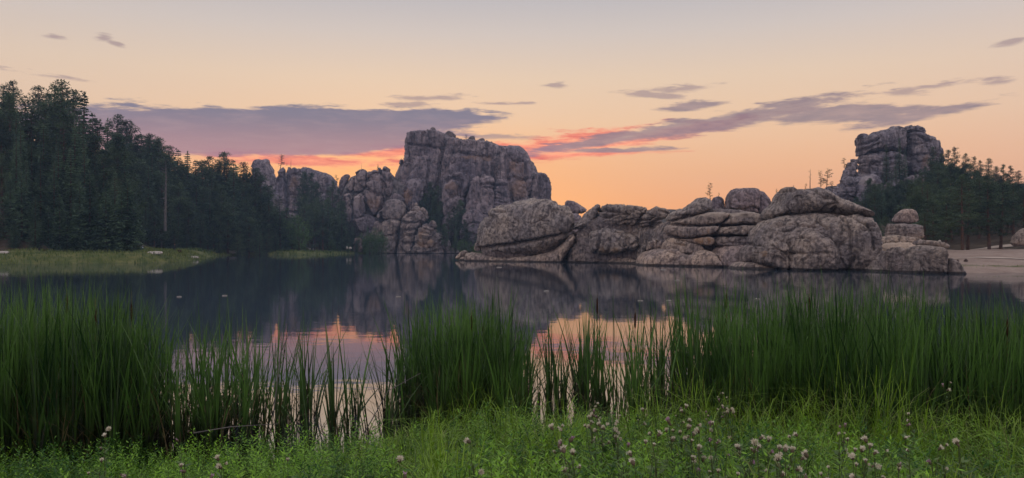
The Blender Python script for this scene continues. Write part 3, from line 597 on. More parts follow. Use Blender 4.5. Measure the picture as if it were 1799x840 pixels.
def headland():
    K = dict(res=1.15)
    # the great rounded boulder at the tip
    T = formation('rounded_boulder', 930, 158, 'great rounded boulder with two curved cracks at the tip of the rocky headland')
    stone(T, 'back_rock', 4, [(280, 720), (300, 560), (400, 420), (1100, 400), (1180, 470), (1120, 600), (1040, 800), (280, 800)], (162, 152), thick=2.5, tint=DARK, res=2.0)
    stone(T, 'boulder', 4, [(236, 560), (240, 470), (252, 395), (292, 325), (340, 250), (388, 172), (480, 150), (580, 148), (680, 114), (800, 98), (900, 93), (1000, 104), (1080, 140), (1150, 156), (1204, 190), (1244, 260), (1246, 340), (1232, 412), (1206, 464),
          (1110, 562), (1022, 632), (900, 667), (720, 688), (500, 698), (380, 688), (270, 645)], (166, 152), thick=8, bulge=0.5, edge=0.16, lump=0.4, flute=0.15,
          cracks=[([(262, 606), (350, 606), (480, 582), (640, 562), (800, 532), (950, 500), (1080, 482), (1210, 455)], 0.30, 1.7), ([(395, 172), (480, 195), (550, 188), (535, 236), (430, 242)], 0.22, 0.8), ([(335, 265), (400, 300), (330, 390)], 0.35, 0.7), ([(1080, 160), (1120, 260), (1100, 340)], 0.3, 0.5), ([(880, 330), (960, 335)], 0.2, 0.4)], pale=[(470, 210, 60, 25)], **K)
    stone(T, 'base_slab', 4, [(96, 800), (100, 690), (130, 656), (290, 654), (380, 690), (500, 702), (720, 692), (900, 671), (1022, 637), (1112, 566), (1230, 440), (1262, 520), (1190, 620), (1120, 720), (1110, 800)], (167, 149), thick=6.0, lean=0.1, edge=0.10, bulge=0.2, lump=0.3, tint=(1.15, 1.1, 1.04), **K)
    stone(T, 'upright_stone', 4, [(192, 640), (206, 560), (235, 532), (262, 596), (280, 640)], 165, res=0.9, tint=PALE)
    stone(T, 'tilted_stone', 4, [(-6, 720), (10, 690), (60, 640), (100, 626), (138, 640), (110, 690), (30, 726)], 171, res=0.9, tint=PALE)
    stone(T, 'waterline_stone', 4, [(14, 790), (20, 730), (88, 690), (104, 730), (100, 790)], 170, res=0.9, tint=PALE)
    # notch rocks and the fractured outcrop
    T = formation('fractured_outcrop', 1070, 138, 'wide fractured outcrop with a long overhang above a pale shelf, beside the great boulder')
    stone(T, 'back_rock', 5, [(150, 700), (250, 420), (420, 220), (900, 220), (1180, 260), (1190, 800), (150, 800)], (148, 136), thick=2.5, tint=DARK, res=2.0)
    stone(T, 'back_block', 5, [(128, 130), (136, 92), (160, 70), (210, 74), (270, 104), (330, 150), (376, 166), (334, 212), (180, 216), (140, 160)], 168, tint=VIO, **K)
    stone(T, 'back_block', 5, [(176, 212), (332, 216), (350, 560), (300, 800), (60, 800), (120, 560), (180, 300)], 166, tint=VIO, **K)
    stone(T, 'upper_block', 5, [(214, 384), (226, 330), (290, 278), (332, 220), (400, 158), (460, 122), (500, 130), (446, 265), (472, 282), (462, 352), (370, 378)], 147, thick=4, lump=0.6, joint=(2.2, 0.3, 1), **K)
    stone(T, 'upper_block', 5, [(448, 268), (502, 134), (580, 113), (700, 117), (830, 124), (922, 140), (978, 170), (962, 222), (932, 252), (884, 292), (904, 352), (820, 342), (700, 352), (560, 357), (470, 348)], (146, 138), thick=4.5, lump=0.6, ledge=0.18,
          cracks=[([(480, 185), (560, 195), (640, 205), (760, 240)], 0.25, 0.8), ([(450, 268), (560, 270), (650, 230)], 0.22, 0.7), ([(700, 300), (800, 290), (890, 300)], 0.2, 0.5)], joint=(2.4, 0.3, 1.2), **K)
    stone(T, 'side_block', 5, [(896, 350), (920, 255), (962, 224), (980, 185), (1050, 158), (1100, 136), (1192, 164), (1230, 196), (1206, 262), (1032, 292), (1010, 352)], (137, 130), thick=3.5, lump=0.6,
          cracks=[([(1080, 185), (1130, 205), (1190, 220)], 0.2, 0.6), ([(915, 280), (980, 290), (1030, 265)], 0.2, 0.7), ([(920, 330), (980, 315), (1010, 325)], 0.15, 0.5), ([(980, 235), (1040, 250)], 0.2, 0.6)], **K)
    stone(T, 'overhang', 5, [(376, 405), (500, 362), (690, 358), (765, 392), (800, 425), (862, 442), (902, 520), (882, 592), (760, 614), (640, 642), (480, 644), (370, 644), (368, 480)], (145, 138), thick=4.6, edge=0.16, bulge=0.35, lump=0.45,
          cracks=[([(470, 420), (455, 520), (445, 630)], 0.22, 0.7), ([(760, 400), (770, 440), (740, 560)], 0.22, 0.6), ([(570, 480), (565, 610)], 0.2, 0.5), ([(430, 400), (560, 400), (740, 410)], 0.15, 0.35)],
          stain=[(550, 600, 110, 34), (620, 600, 60, 30)], joint=(2.8, 0.25, 1), **K)
    stone(T, 'left_block', 5, [(106, 700), (118, 630), (188, 530), (216, 400), (330, 382), (382, 410), (377, 648), (300, 664), (180, 704)], (152, 147), thick=4.5, lump=0.7, joint=(2.2, 0.4, 1), cracks=[([(200, 440), (300, 420), (370, 410)], 0.2, 0.7), ([(230, 580), (280, 600), (320, 590)], 0.3, 0.5)], **K)
    stone(T, 'sloping_slab', 5, [(790, 430), (816, 360), (1000, 345), (1100, 310), (1190, 282), (1200, 500), (1010, 530), (930, 700), (880, 720), (880, 480)], (139, 130), thick=2.6, lean=0.3, lump=0.5, flute=0.12, **K)
    stone(T, 'shelf', 5, [(76, 780), (90, 715), (180, 702), (310, 667), (480, 647), (504, 680), (494, 780)], (152, 145), thick=3.5, lean=0.6, tint=PALE, lump=0.3, **K)
    stone(T, 'shelf', 5, [(486, 800), (500, 680), (640, 653), (780, 668), (880, 698), (952, 740), (980, 800)], (146, 136), thick=4.5, lean=0.6, tint=PALE, lump=0.35, cracks=[([(640, 690), (720, 710), (850, 715)], 0.15, 0.4)], **K)
    stone(T, 'under_slab', 5, [(500, 700), (640, 640), (760, 610), (884, 590), (900, 740), (500, 740)], (146, 139), thick=2, tint=(1.1, 0.98, 0.9), **K)
    # the layered ledges
    T = formation('layered_ledges', 1235, 118, 'stack of horizontal granite ledges with pale shelves at the water and rounded knobs on top')
    stone(T, 'back_rock', 6, [(120, 560), (240, 380), (420, 270), (700, 240), (1150, 300), (1150, 820), (100, 820)], (129, 116), thick=3, tint=DARK, res=2.0)
    stone(T, 'knob', 6, [(672, 290), (682, 165), (710, 134), (770, 132), (800, 172), (806, 290)], 140, tint=VIO, **K)
    stone(T, 'knob', 6, [(816, 290), (812, 170), (838, 110), (870, 73), (950, 60), (1040, 58), (1082, 75), (1098, 110), (1104, 310), (1000, 300)], 138, tint=VIO, thick=4, lump=0.35,
          cracks=[([(830, 268), (920, 272), (1000, 252), (1090, 262)], 0.25, 0.7), ([(870, 150), (875, 190)], 0.3, 0.5)], **K)
    stone(T, 'knob', 6, [(1100, 130), (1108, 82), (1155, 84), (1192, 120), (1234, 200), (1266, 260), (1250, 345), (1106, 320)], 137, tint=VIO, **K)
    stone(T, 'ledge', 6, [(260, 364), (278, 310), (340, 268), (430, 234), (500, 198), (560, 150), (610, 140), (668, 158), (670, 272), (560, 292), (440, 328), (340, 348)], (127, 121), thick=3.2, bulge=0.2, lean=0.25, lump=0.4,
          cracks=[([(420, 245), (500, 228)], 0.2, 0.6), ([(290, 320), (440, 318)], 0.15, 0.4)], **K)
    stone(T, 'ledge', 6, [(236, 394), (300, 362), (440, 330), (560, 296), (650, 278), (832, 286), (772, 352), (722, 392), (600, 410), (470, 407), (330, 400)], (128, 118), thick=4, edge=0.2, bulge=0.15, lump=0.4, pale=[(640, 310, 140, 24)], **K)
    stone(T, 'ledge', 6, [(220, 480), (238, 398), (330, 404), (470, 412), (600, 415), (722, 398), (704, 440), (664, 492), (540, 508), (420, 523), (310, 508)], (127, 118), thick=4, edge=0.2, bulge=0.15, lump=0.5, tint=(0.82, 0.8, 0.82), stain=[(595, 460, 14, 30)], **K)
    stone(T, 'ledge', 6, [(296, 508), (420, 526), (540, 511), (662, 497), (668, 584), (600, 590), (450, 568), (340, 540)], (126, 118), thick=3.5, bulge=0.15, tint=(1.1, 1.0, 0.92), stain=[(560, 540, 90, 30)], **K)
    stone(T, 'ledge', 6, [(734, 394), (780, 345), (842, 290), (960, 273), (1080, 294), (1160, 330), (1165, 402), (1080, 398), (950, 392), (830, 402)], (119, 112), thick=4, edge=0.2, bulge=0.15, lump=0.4, cracks=[([(1080, 310), (1085, 390)], 0.2, 0.8), ([(910, 330), (920, 350)], 0.5, 0.5)], pale=[(950, 310, 150, 25)], **K)
    stone(T, 'ledge', 6, [(676, 494), (686, 440), (760, 415), (830, 407), (960, 395), (1100, 402), (1100, 470), (1000, 493), (850, 498)], (119, 112), thick=3.9, bulge=0.15, lump=0.4, joint=(2.2, 0.25, 1.5), **K)
    stone(T, 'ledge', 6, [(668, 590), (674, 503), (850, 503), (1000, 498), (1080, 520), (1060, 600), (850, 600)], (119, 112), thick=3.7, bulge=0.15, lump=0.4, joint=(2.2, 0.25, 1.5), tint=(0.9, 0.88, 0.9), **K)
    stone(T, 'shelf_boulder', 6, [(70, 640), (88, 560), (150, 523), (190, 528), (244, 545), (214, 602), (150, 636)], 126, lump=0.6, tint=PALE, joint=(1.6, 0.3, 1), **K)
    stone(T, 'shelf_boulder', 6, [(212, 610), (268, 520), (340, 513), (420, 543), (560, 568), (614, 598), (616, 650), (500, 660), (320, 662), (248, 632)], (124, 118), lump=0.5, lean=0.3, tint=PALE, cracks=[([(330, 570), (420, 580)], 0.15, 0.4)], **K)
    stone(T, 'shelf', 6, [(-10, 810), (0, 745), (20, 690), (80, 638), (220, 606), (380, 618), (500, 648), (640, 610), (704, 690), (736, 740), (742, 810)], (127, 116), thick=5.5, lean=0.55, lump=0.4, tint=(1.3, 1.22, 1.15),
          cracks=[([(240, 630), (320, 655), (400, 650)], 0.15, 0.5), ([(380, 640), (480, 640)], 0.3, 0.5), ([(230, 740), (320, 700)], 0.15, 0.3)], **K)
    stone(T, 'shelf', 6, [(690, 700), (716, 650), (780, 592), (900, 578), (972, 574), (974, 700), (900, 760), (880, 810), (744, 810), (722, 740)], (116, 112), thick=4.5, lean=0.45, lump=0.4, tint=(1.3, 1.2, 1.18), **K)
    # the capped boulder, nearest and highest
    T = formation('capped_boulder', 1410, 102, 'tall domed boulder with a separate cap stone overhanging a dark seam at the waterline')
    stone(T, 'cap_stone', 7, [(296, 300), (310, 250), (370, 200), (420, 130), (460, 70), (510, 40), (560, 62), (650, 74), (720, 58), (780, 74), (850, 130), (960, 180), (1080, 224), (1152, 248), (1190, 304), (1160, 313), (1060, 287), (900, 273), (720, 264), (600, 278), (450, 292), (380, 312), (326, 324)],
          (108, 98), thick=5.2, edge=0.18, bulge=0.35, lump=0.4, cracks=[([(460, 90), (520, 70), (560, 62)], 0.2, 0.5), ([(655, 80), (660, 130), (700, 170)], 0.18, 0.5), ([(700, 160), (780, 170), (800, 210), (720, 230)], 0.25, 0.6), ([(800, 240), (860, 265)], 0.2, 0.4)], small=0.2, res=1.0)
    stone(T, 'body', 7, [(158, 510), (228, 400), (330, 332), (450, 298), (640, 291), (800, 286), (950, 291), (1080, 302), (1180, 318), (1218, 370), (1238, 500), (1244, 620), (1216, 720), (1190, 800), (460, 810), (300, 700), (200, 600)], (106, 96), thick=5.0, edge=0.18, bulge=0.5, lump=0.4,
          cracks=[([(950, 290), (1060, 380), (1090, 440), (1112, 580)], 0.22, 0.7), ([(680, 310), (690, 380), (722, 412)], 0.2, 0.5), ([(1060, 380), (1160, 385)], 0.18, 0.4), ([(880, 310), (910, 420), (905, 560), (950, 700)], 0.22, 0.5), ([(340, 390), (440, 370), (640, 400)], 0.18, 0.35), ([(960, 620), (940, 700), (930, 770)], 0.25, 0.5)],
          pale=[(955, 595, 40, 30), (730, 370, 40, 50)], small=0.18, flute=0.06, res=1.0)
    stone(T, 'front_bulge', 7, [(468, 810), (466, 640), (508, 540), (556, 455), (620, 428), (690, 420), (800, 462), (872, 520), (914, 620), (904, 720), (880, 810)], (100.2, 97), thick=4.2, edge=0.25, bulge=0.6, lump=0.4, small=0.2, cracks=[([(490, 615), (620, 620), (760, 610)], 0.18, 0.35), ([(560, 480), (620, 500), (600, 540)], 0.18, 0.3)], res=1.0)
    stone(T, 'side_boulder', 7, [(216, 700), (212, 600), (256, 560), (300, 500), (390, 486), (466, 540), (484, 600), (474, 800), (340, 740)], (103.5, 100.5), thick=3.8, lump=0.7, joint=(1.5, 0.3, 0.8), stain=[(250, 620, 30, 30)],
          cracks=[([(300, 560), (380, 620), (440, 640)], 0.2, 0.6), ([(430, 600), (425, 740)], 0.15, 0.5), ([(340, 650), (400, 700)], 0.25, 0.5)], res=1.0)
    stone(T, 'side_boulder', 7, [(100, 700), (112, 600), (140, 543), (200, 548), (228, 600), (218, 700)], 107, thick=2.4, lump=0.6, res=1.0)
    stone(T, 'waterline_slab', 7, [(0, 800), (10, 740), (90, 688), (215, 696), (350, 738), (470, 760), (480, 810)], (107, 101), thick=3.2, lean=0.5, lump=0.4, tint=(1.15, 1.1, 1.05), cracks=[([(180, 700), (165, 750)], 0.12, 0.4)], res=1.0)
    # low blocks between the capped boulder and the beach
    T = formation('low_blocks', 1600, 90, 'low split granite blocks with dark vertical streaks between the capped boulder and the beach')
    stone(T, 'sloping_slab', 9, [(150, 620), (164, 486), (250, 456), (450, 436), (622, 424), (700, 440), (690, 600), (600, 700), (160, 700)], (97, 92), thick=2.2, lean=0.9, tint=(1.5, 1.38, 1.25), lump=0.25, pale=[(420, 480, 300, 70)], **K)
    stone(T, 'streaked_block', 9, [(60, 800), (110, 680), (180, 575), (240, 516), (282, 498), (300, 560), (320, 800)], (94, 92), thick=2.0, lump=0.5, flute=0.22, **K)
    stone(T, 'streaked_block', 9, [(306, 800), (300, 600), (318, 520), (370, 478), (430, 473), (466, 516), (464, 600), (446, 800)], (91, 89.5), thick=2.0, lump=0.5, flute=0.28, **K)
    stone(T, 'block', 9, [(436, 800), (440, 690), (450, 590), (500, 510), (560, 470), (650, 450), (760, 466), (842, 470), (858, 560), (854, 800)], (89, 86), thick=2.8, edge=0.3, lump=0.35, tint=(0.86, 0.86, 0.84), **K)
    stone(T, 'cap_slab', 9, [(610, 452), (618, 418), (640, 399), (760, 409), (830, 424), (864, 452), (858, 500), (760, 467)], (90, 87.5), thick=2.2, lump=0.4, **K)
    stone(T, 'low_block', 9, [(846, 800), (862, 610), (900, 572), (960, 592), (1030, 665), (1070, 800)], (86, 85), thick=1.6, lump=0.6, **K)
    stone(T, 'back_slab', 9, [(170, 480), (184, 400), (300, 368), (400, 348), (480, 363), (612, 374), (626, 440), (450, 480)], (102, 98), thick=2.2, lean=0.3, lump=0.4, tint=PALE, cracks=[([(470, 385), (560, 392)], 0.15, 0.4)], **K)
    T = formation('stacked_boulder', 1586, 112, 'two boulders stacked with a level seam, behind the low blocks under the right pines', zbase=0.5)
    stone(T, 'top_boulder', 9, [(364, 238), (388, 180), (440, 120), (500, 96), (580, 98), (624, 150), (630, 242)], 112, lump=0.4, tint=(1.1, 1.04, 1.04), **K)
    stone(T, 'bottom_boulder', 9, [(334, 420), (338, 320), (352, 250), (380, 241), (600, 246), (624, 300), (626, 420)], 112, thick=2.8, ledge=0.12, lump=0.45, **K)
    stone(None, 'hill_boulder', 9, [(1530, 460), (1560, 370), (1620, 310), (1690, 284), (1740, 330), (1740, 460)], 128, label='grey sloping boulder under the last pines at the end of the beach', cat='boulder', **K)
    stone(None, 'hill_boulder', 9, [(190, 410), (214, 345), (250, 350), (286, 375), (292, 410)], 118, label='small pale boulder left of the stacked pair', cat='boulder', tint=PALE, res=0.9)
    stone(None, 'white_stone', 9, [(830, 440), (830, 408), (844, 398), (858, 408), (858, 440)], 90, label='small round white stone balanced on the end of the low blocks', cat='stone', matl='pale_stone', res=0.5)
    stone(None, 'beach_stone', 9, [(1008, 616), (1012, 596), (1030, 592), (1044, 616)], 98, label='small dark stone lying on the beach grass, rounder of two', cat='stone', tint=(0.35, 0.3, 0.3), res=0.6)
    stone(None, 'beach_stone', 9, [(1070, 616), (1098, 584), (1112, 590), (1134, 616)], 98, label='small dark stone lying on the beach grass, pointed one', cat='stone', tint=(0.35, 0.3, 0.3), res=0.6)
headland()

# ------------------------------------------------------------------ trees
def ground_at(x, y): return float(height(np.array([x]), np.array([y]))[0])
def tube(pts, rad, n=6):
    """tapered tube along a polyline"""
    pts = np.asarray(pts, float); V = []; Q = []
    for i, p in enumerate(pts):
        d = pts[min(i + 1, len(pts) - 1)] - pts[max(i - 1, 0)]; d = d / (np.linalg.norm(d) + 1e-9)
        a = np.cross(d, (0.3, 0.9, 0.1)); a /= np.linalg.norm(a) + 1e-9; b = np.cross(d, a)
        for k in range(n):
            t = 2 * math.pi * k / n; V.append(p + rad[i] * (math.cos(t) * a + math.sin(t) * b))
    for i in range(len(pts) - 1):
        for k in range(n):
            Q.append((i * n + k, i * n + (k + 1) % n, (i + 1) * n + (k + 1) % n, (i + 1) * n + k))
    return np.array(V), np.array(Q)
def joinq(parts):
    V = []; Q = []; o = 0
    for v, q in parts: V.append(v); Q.append(q + o); o += len(v)
    return np.concatenate(V), np.concatenate(Q)
def kites(c, d, w, ln, wd):
    """leaf-shaped quads: centre base c, direction d, side w, length, width"""
    n = len(c); ln = np.broadcast_to(ln, n)[:, None]; wd = np.broadcast_to(wd, n)[:, None]
    V = np.stack([c, c + d * ln * 0.45 + w * wd * 0.5, c + d * ln, c + d * ln * 0.45 - w * wd * 0.5], 1).reshape(-1, 3)
    return V, np.arange(4 * n).reshape(n, 4)
def unit(v): return v / (np.linalg.norm(v, axis=-1, keepdims=True) + 1e-9)
def spruce(seed, h=16.0, rad=3.0, low=0.05, sparse=1.0):
    r = np.random.default_rng(seed)
    tp = [(0, 0, -0.6)] + [(0.06 * h * 0.02 * math.sin(k), 0.02 * math.cos(k * 2.0), h * k / 6.0) for k in range(1, 7)]
    trunk = tube(tp, [0.017 * h * (1 - 0.94 * k / 6.0) for k in range(7)])
    C = []; Dv = []; W = []; LN = []; WD = []
    z = low * h
    while z < h * 0.985:
        t = (z / h - low) / (1 - low); R = rad * (1 - t) ** 0.85 * (0.75 + 0.25 * min(1, t * 6)) + 0.10
        nb = max(3, int((6 if t < 0.8 else 4) * sparse)); a0 = r.random() * 6.28
        for k in range(nb):
            a = a0 + 6.28 * k / nb + r.normal(0, 0.25); ln = R * r.uniform(0.6, 1.12)
            dr = np.array((math.cos(a), math.sin(a), 0)); up = r.uniform(-0.28, 0.02) + 0.5 * max(0, t - 0.55)
            side = np.array((-math.sin(a), math.cos(a), 0))
            ns = max(3, int(ln / 0.22)); s = (np.arange(ns) + r.random(ns)) / ns
            p = np.outer(s * ln, dr); p[:, 2] = z + s * ln * up - 0.10 * ln * s * s + 0.12 * ln * np.maximum(0, s - 0.7)
            for sg in (-1, 1):
                C.append(p); m = len(p)
                Dv.append(unit(dr * r.uniform(0.3, 0.9, (m, 1)) + sg * side * r.uniform(0.4, 1.0, (m, 1)) + np.array((0, 0, 1)) * r.uniform(-0.5, 0.15, (m, 1))))
                W.append(unit(r.normal(size=(m, 3)))); LN.append((0.20 + 0.30 * (1 - s)) * r.uniform(0.8, 1.4, m) * min(1, 0.55 + ln / rad) * rad / 2.4); WD.append(np.full(m, 0.20) * r.uniform(0.7, 1.3, m))
        z += r.uniform(0.26, 0.42) * h / 16.0
    C.append(np.array([[0, 0, h * 0.97]] * 6)); Dv.append(unit(np.array([[0, 0, 1.0]] * 6) + r.normal(0, 0.25, (6, 3)))); W.append(unit(r.normal(size=(6, 3)))); LN.append(np.full(6, 0.6)); WD.append(np.full(6, 0.12))
    crown = kites(np.concatenate(C), np.concatenate(Dv), np.concatenate(W), np.concatenate(LN), np.concatenate(WD))
    return trunk, crown
def pine(seed, h=18.0, rad=3.4, low=0.3, nb=46, dens=34, clump=0.75, wob=0.25):
    """ponderosa: clear lower stem, uneven layered crown of needle clumps on visible limbs"""
    r = np.random.default_rng(seed)
    bend = r.normal(0, wob, 2)
    stem = lambda t: np.array((bend[0] * math.sin(2.2 * t), bend[1] * math.sin(1.7 * t), h * t))
    ts = np.linspace(-0.04, 1, 9); parts = [tube([stem(t) for t in ts], [0.0165 * h * (1 - 0.9 * max(t, 0)) for t in ts])]
    C = []; Dv = []; W = []; LN = []; WD = []
    for k in range(nb):
        t = low + (1 - low) * ((k + r.random()) / nb) ** 0.9
        u = (t - low) / (1 - low); env = (1 - u) ** 0.55 * (0.45 + 0.55 * min(1.0, u * 3.2))
        ln = max(0.35, rad * env * r.uniform(0.45, 1.15)); a = r.random() * 6.28 if k % 3 else 2.4 * k
        dr = np.array((math.cos(a), math.sin(a), 0)); up = r.uniform(-0.15, 0.35)
        p0 = stem(t); p1 = p0 + dr * ln * 0.55 + np.array((0, 0, up * ln * 0.4)); p2 = p0 + dr * ln + np.array((0, 0, up * ln + 0.12 * ln))
        parts.append(tube([p0, p1, p2], [0.006 * h * (1 - 0.7 * t) + 0.02, 0.03, 0.012], 4))
        for q, cr in ((p2, 1.0), (p1, 0.85), (p0 * 0.5 + p2 * 0.5 + r.normal(0, 0.25, 3), 0.8)):
            R = clump * cr * r.uniform(0.7, 1.2) * (0.6 + 0.4 * min(1, ln / rad * 1.6)); m = int(dens * R / clump)
            dd = unit(r.normal(size=(m, 3)) * np.array((1, 1, 0.75)) + np.array((0, 0, 0.25)))
            C.append(q + dd * R * r.uniform(0.15, 0.7, (m, 1)) * np.array((1.15, 1.15, 0.6))); Dv.append(dd); W.append(unit(r.normal(size=(m, 3))))
            LN.append(r.uniform(0.35, 0.6, m) * R); WD.append(r.uniform(0.14, 0.24, m) * max(0.6, R))
    crown = kites(np.concatenate(C), np.concatenate(Dv), np.concatenate(W), np.concatenate(LN), np.concatenate(WD))
    return joinq(parts), crown
def bush(seed, h=5.0, rad=2.2, n=30, leaves=70, leaf=0.24):
    r = np.random.default_rng(seed); parts = []; C = []; Dv = []
    for k in range(5):
        a = 6.28 * k / 5 + r.random(); q = np.array((math.cos(a) * rad * 0.5, math.sin(a) * rad * 0.5, h * r.uniform(0.55, 0.8)))
        parts.append(tube([(0, 0, -0.3), q * 0.5 * np.array((0.7, 0.7, 1)), q], [0.022 * h, 0.014 * h, 0.006 * h], 5))
    for k in range(n):
        v = unit(r.normal(size=3)); c = np.array((v[0] * rad * 0.72, v[1] * rad * 0.72, h * 0.52 + v[2] * h * 0.40)) * r.uniform(0.75, 1.05); R = r.uniform(0.26, 0.5) * rad * 0.8
        dd = unit(r.normal(size=(leaves, 3))); C.append(c + dd * R * r.uniform(0.5, 1.0, (leaves, 1))); Dv.append(unit(dd + r.normal(0, 0.7, (leaves, 3))))
    C = np.concatenate(C); C[:, 2] = np.maximum(C[:, 2], 0.05); m = len(C)
    return joinq(parts), kites(C, np.concatenate(Dv), unit(r.normal(size=(m, 3))), leaf * r.uniform(0.7, 1.3, m), leaf * 0.6 * r.uniform(0.7, 1.3, m))
def snag(seed, h=10.0, br=8):
    r = np.random.default_rng(seed); parts = [tube([(0, 0, -0.4), (0.05, 0, h * 0.4), (0.12, 0.05, h * 0.75), (0.1, 0, h)], [0.022 * h, 0.017 * h, 0.010 * h, 0.003 * h])]
    for k in range(br):
        z = h * r.uniform(0.25, 0.95); a = r.random() * 6.28; l = h * r.uniform(0.04, 0.11)
        parts.append(tube([(0.06, 0, z), (0.06 + math.cos(a) * l, math.sin(a) * l, z + l * r.uniform(-0.3, 0.6))], [0.006 * h, 0.002 * h], 4))
    return joinq(parts)
VAR = {}
def variant(key, hh, fn, seeds, leafm):
    VAR[key] = []
    for sdx in seeds:
        tr, cr = fn(sdx)
        VAR[key].append((mesh('trunk', tr[0], tr[1], True, mats=[M['bark']]), mesh('crown', cr[0], cr[1], mats=[M[leafm]]), float(cr[0][:, 2].max())))
variant('spruce', 16, lambda q: spruce(q, 16.0, 2.9), (1, 2, 3), 'spruce')
variant('slim', 16, lambda q: spruce(q, 15.0, 2.0, 0.08), (11, 12), 'spruce')
variant('young', 8, lambda q: spruce(q, 9.0, 2.3, 0.02), (21, 22, 23), 'spruce')
variant('pine', 18, lambda q: pine(q, 18.0, 3.6, 0.2, 60, 40, 0.9), (31, 32, 33, 34), 'pine')
variant('tallpine', 22, lambda q: pine(q, 20.0, 3.4, 0.36, 54, 38, 0.9), (41, 42, 43), 'pine')
variant('densepine', 18, lambda q: pine(q, 17.0, 4.2, 0.08, 84, 46, 1.05), (51, 52, 53), 'pine')
variant('scrub', 3, lambda q: pine(q, 4.0, 0.9, 0.25, 16, 14, 0.30, 0.2), (61, 62), 'pine')
variant('bush', 5, lambda q: bush(q), (71, 72, 73), 'broadleaf')
NAME = {'spruce': 'spruce_tree', 'slim': 'spruce_tree', 'young': 'spruce_tree', 'pine': 'pine_tree', 'tallpine': 'pine_tree', 'densepine': 'pine_tree', 'scrub': 'pine_tree', 'bush': 'leafy_bush'}
KINDW = {'spruce': 'pointed ', 'slim': 'narrow ', 'young': 'bushy ', 'pine': 'irregular ', 'tallpine': 'lofty ', 'densepine': 'thick-crowned '}
def tree(kind, px, top, D, label, group=None, zg=None, wide=1.0, hmin=2.0, hmax=38.0, cat=None):
    """plant a tree at distance D so that it stands on the ground and its tip reaches row `top`"""
    p = P3(px, top, D)
    g = ground_at(p[0], D) if zg is None else zg
    h = min(max(p[2] - g, hmin), hmax)
    tm, cm, hh = random.choice(VAR[kind]); k = h / hh
    w = k * wide * random.uniform(0.88, 1.12)
    if kind not in ('scrub', 'bush'): w = max(w, 0.62 * wide) if h < 16 else w
    if group and kind in KINDW: label = KINDW[kind] + label.split(' ', 1)[1] if label.startswith(('dark ', 'tall ', 'bushy ', 'big ')) else label
    if group and kind in KINDW: group = group + ' (' + label.split(' ')[0] + ')'
    o = empty(NAME[kind], (p[0], p[1], g), label, cat or ('bush' if kind == 'bush' else 'tree'), group)
    o.rotation_euler = (0, 0, random.random() * 6.283); o.scale = (w, w, k)
    link('trunk', tm, o); link('crown', cm, o); return o
def interp(tab, x): return float(np.interp(x, [a for a, _ in tab], [b for _, b in tab]))
LINE = [(-60, 160), (5, 152), (25, 146), (50, 172), (65, 154), (80, 166), (95, 152), (110, 146), (128, 162), (148, 160), (160, 200), (175, 212), (190, 214), (205, 208), (215, 216), (228, 238), (245, 242), (265, 240), (282, 246), (296, 262), (312, 270),
        (330, 272), (345, 288), (365, 280), (385, 288), (396, 272), (410, 288), (430, 292), (447, 302), (460, 315), (475, 334), (490, 352), (505, 372), (520, 388), (532, 405)]
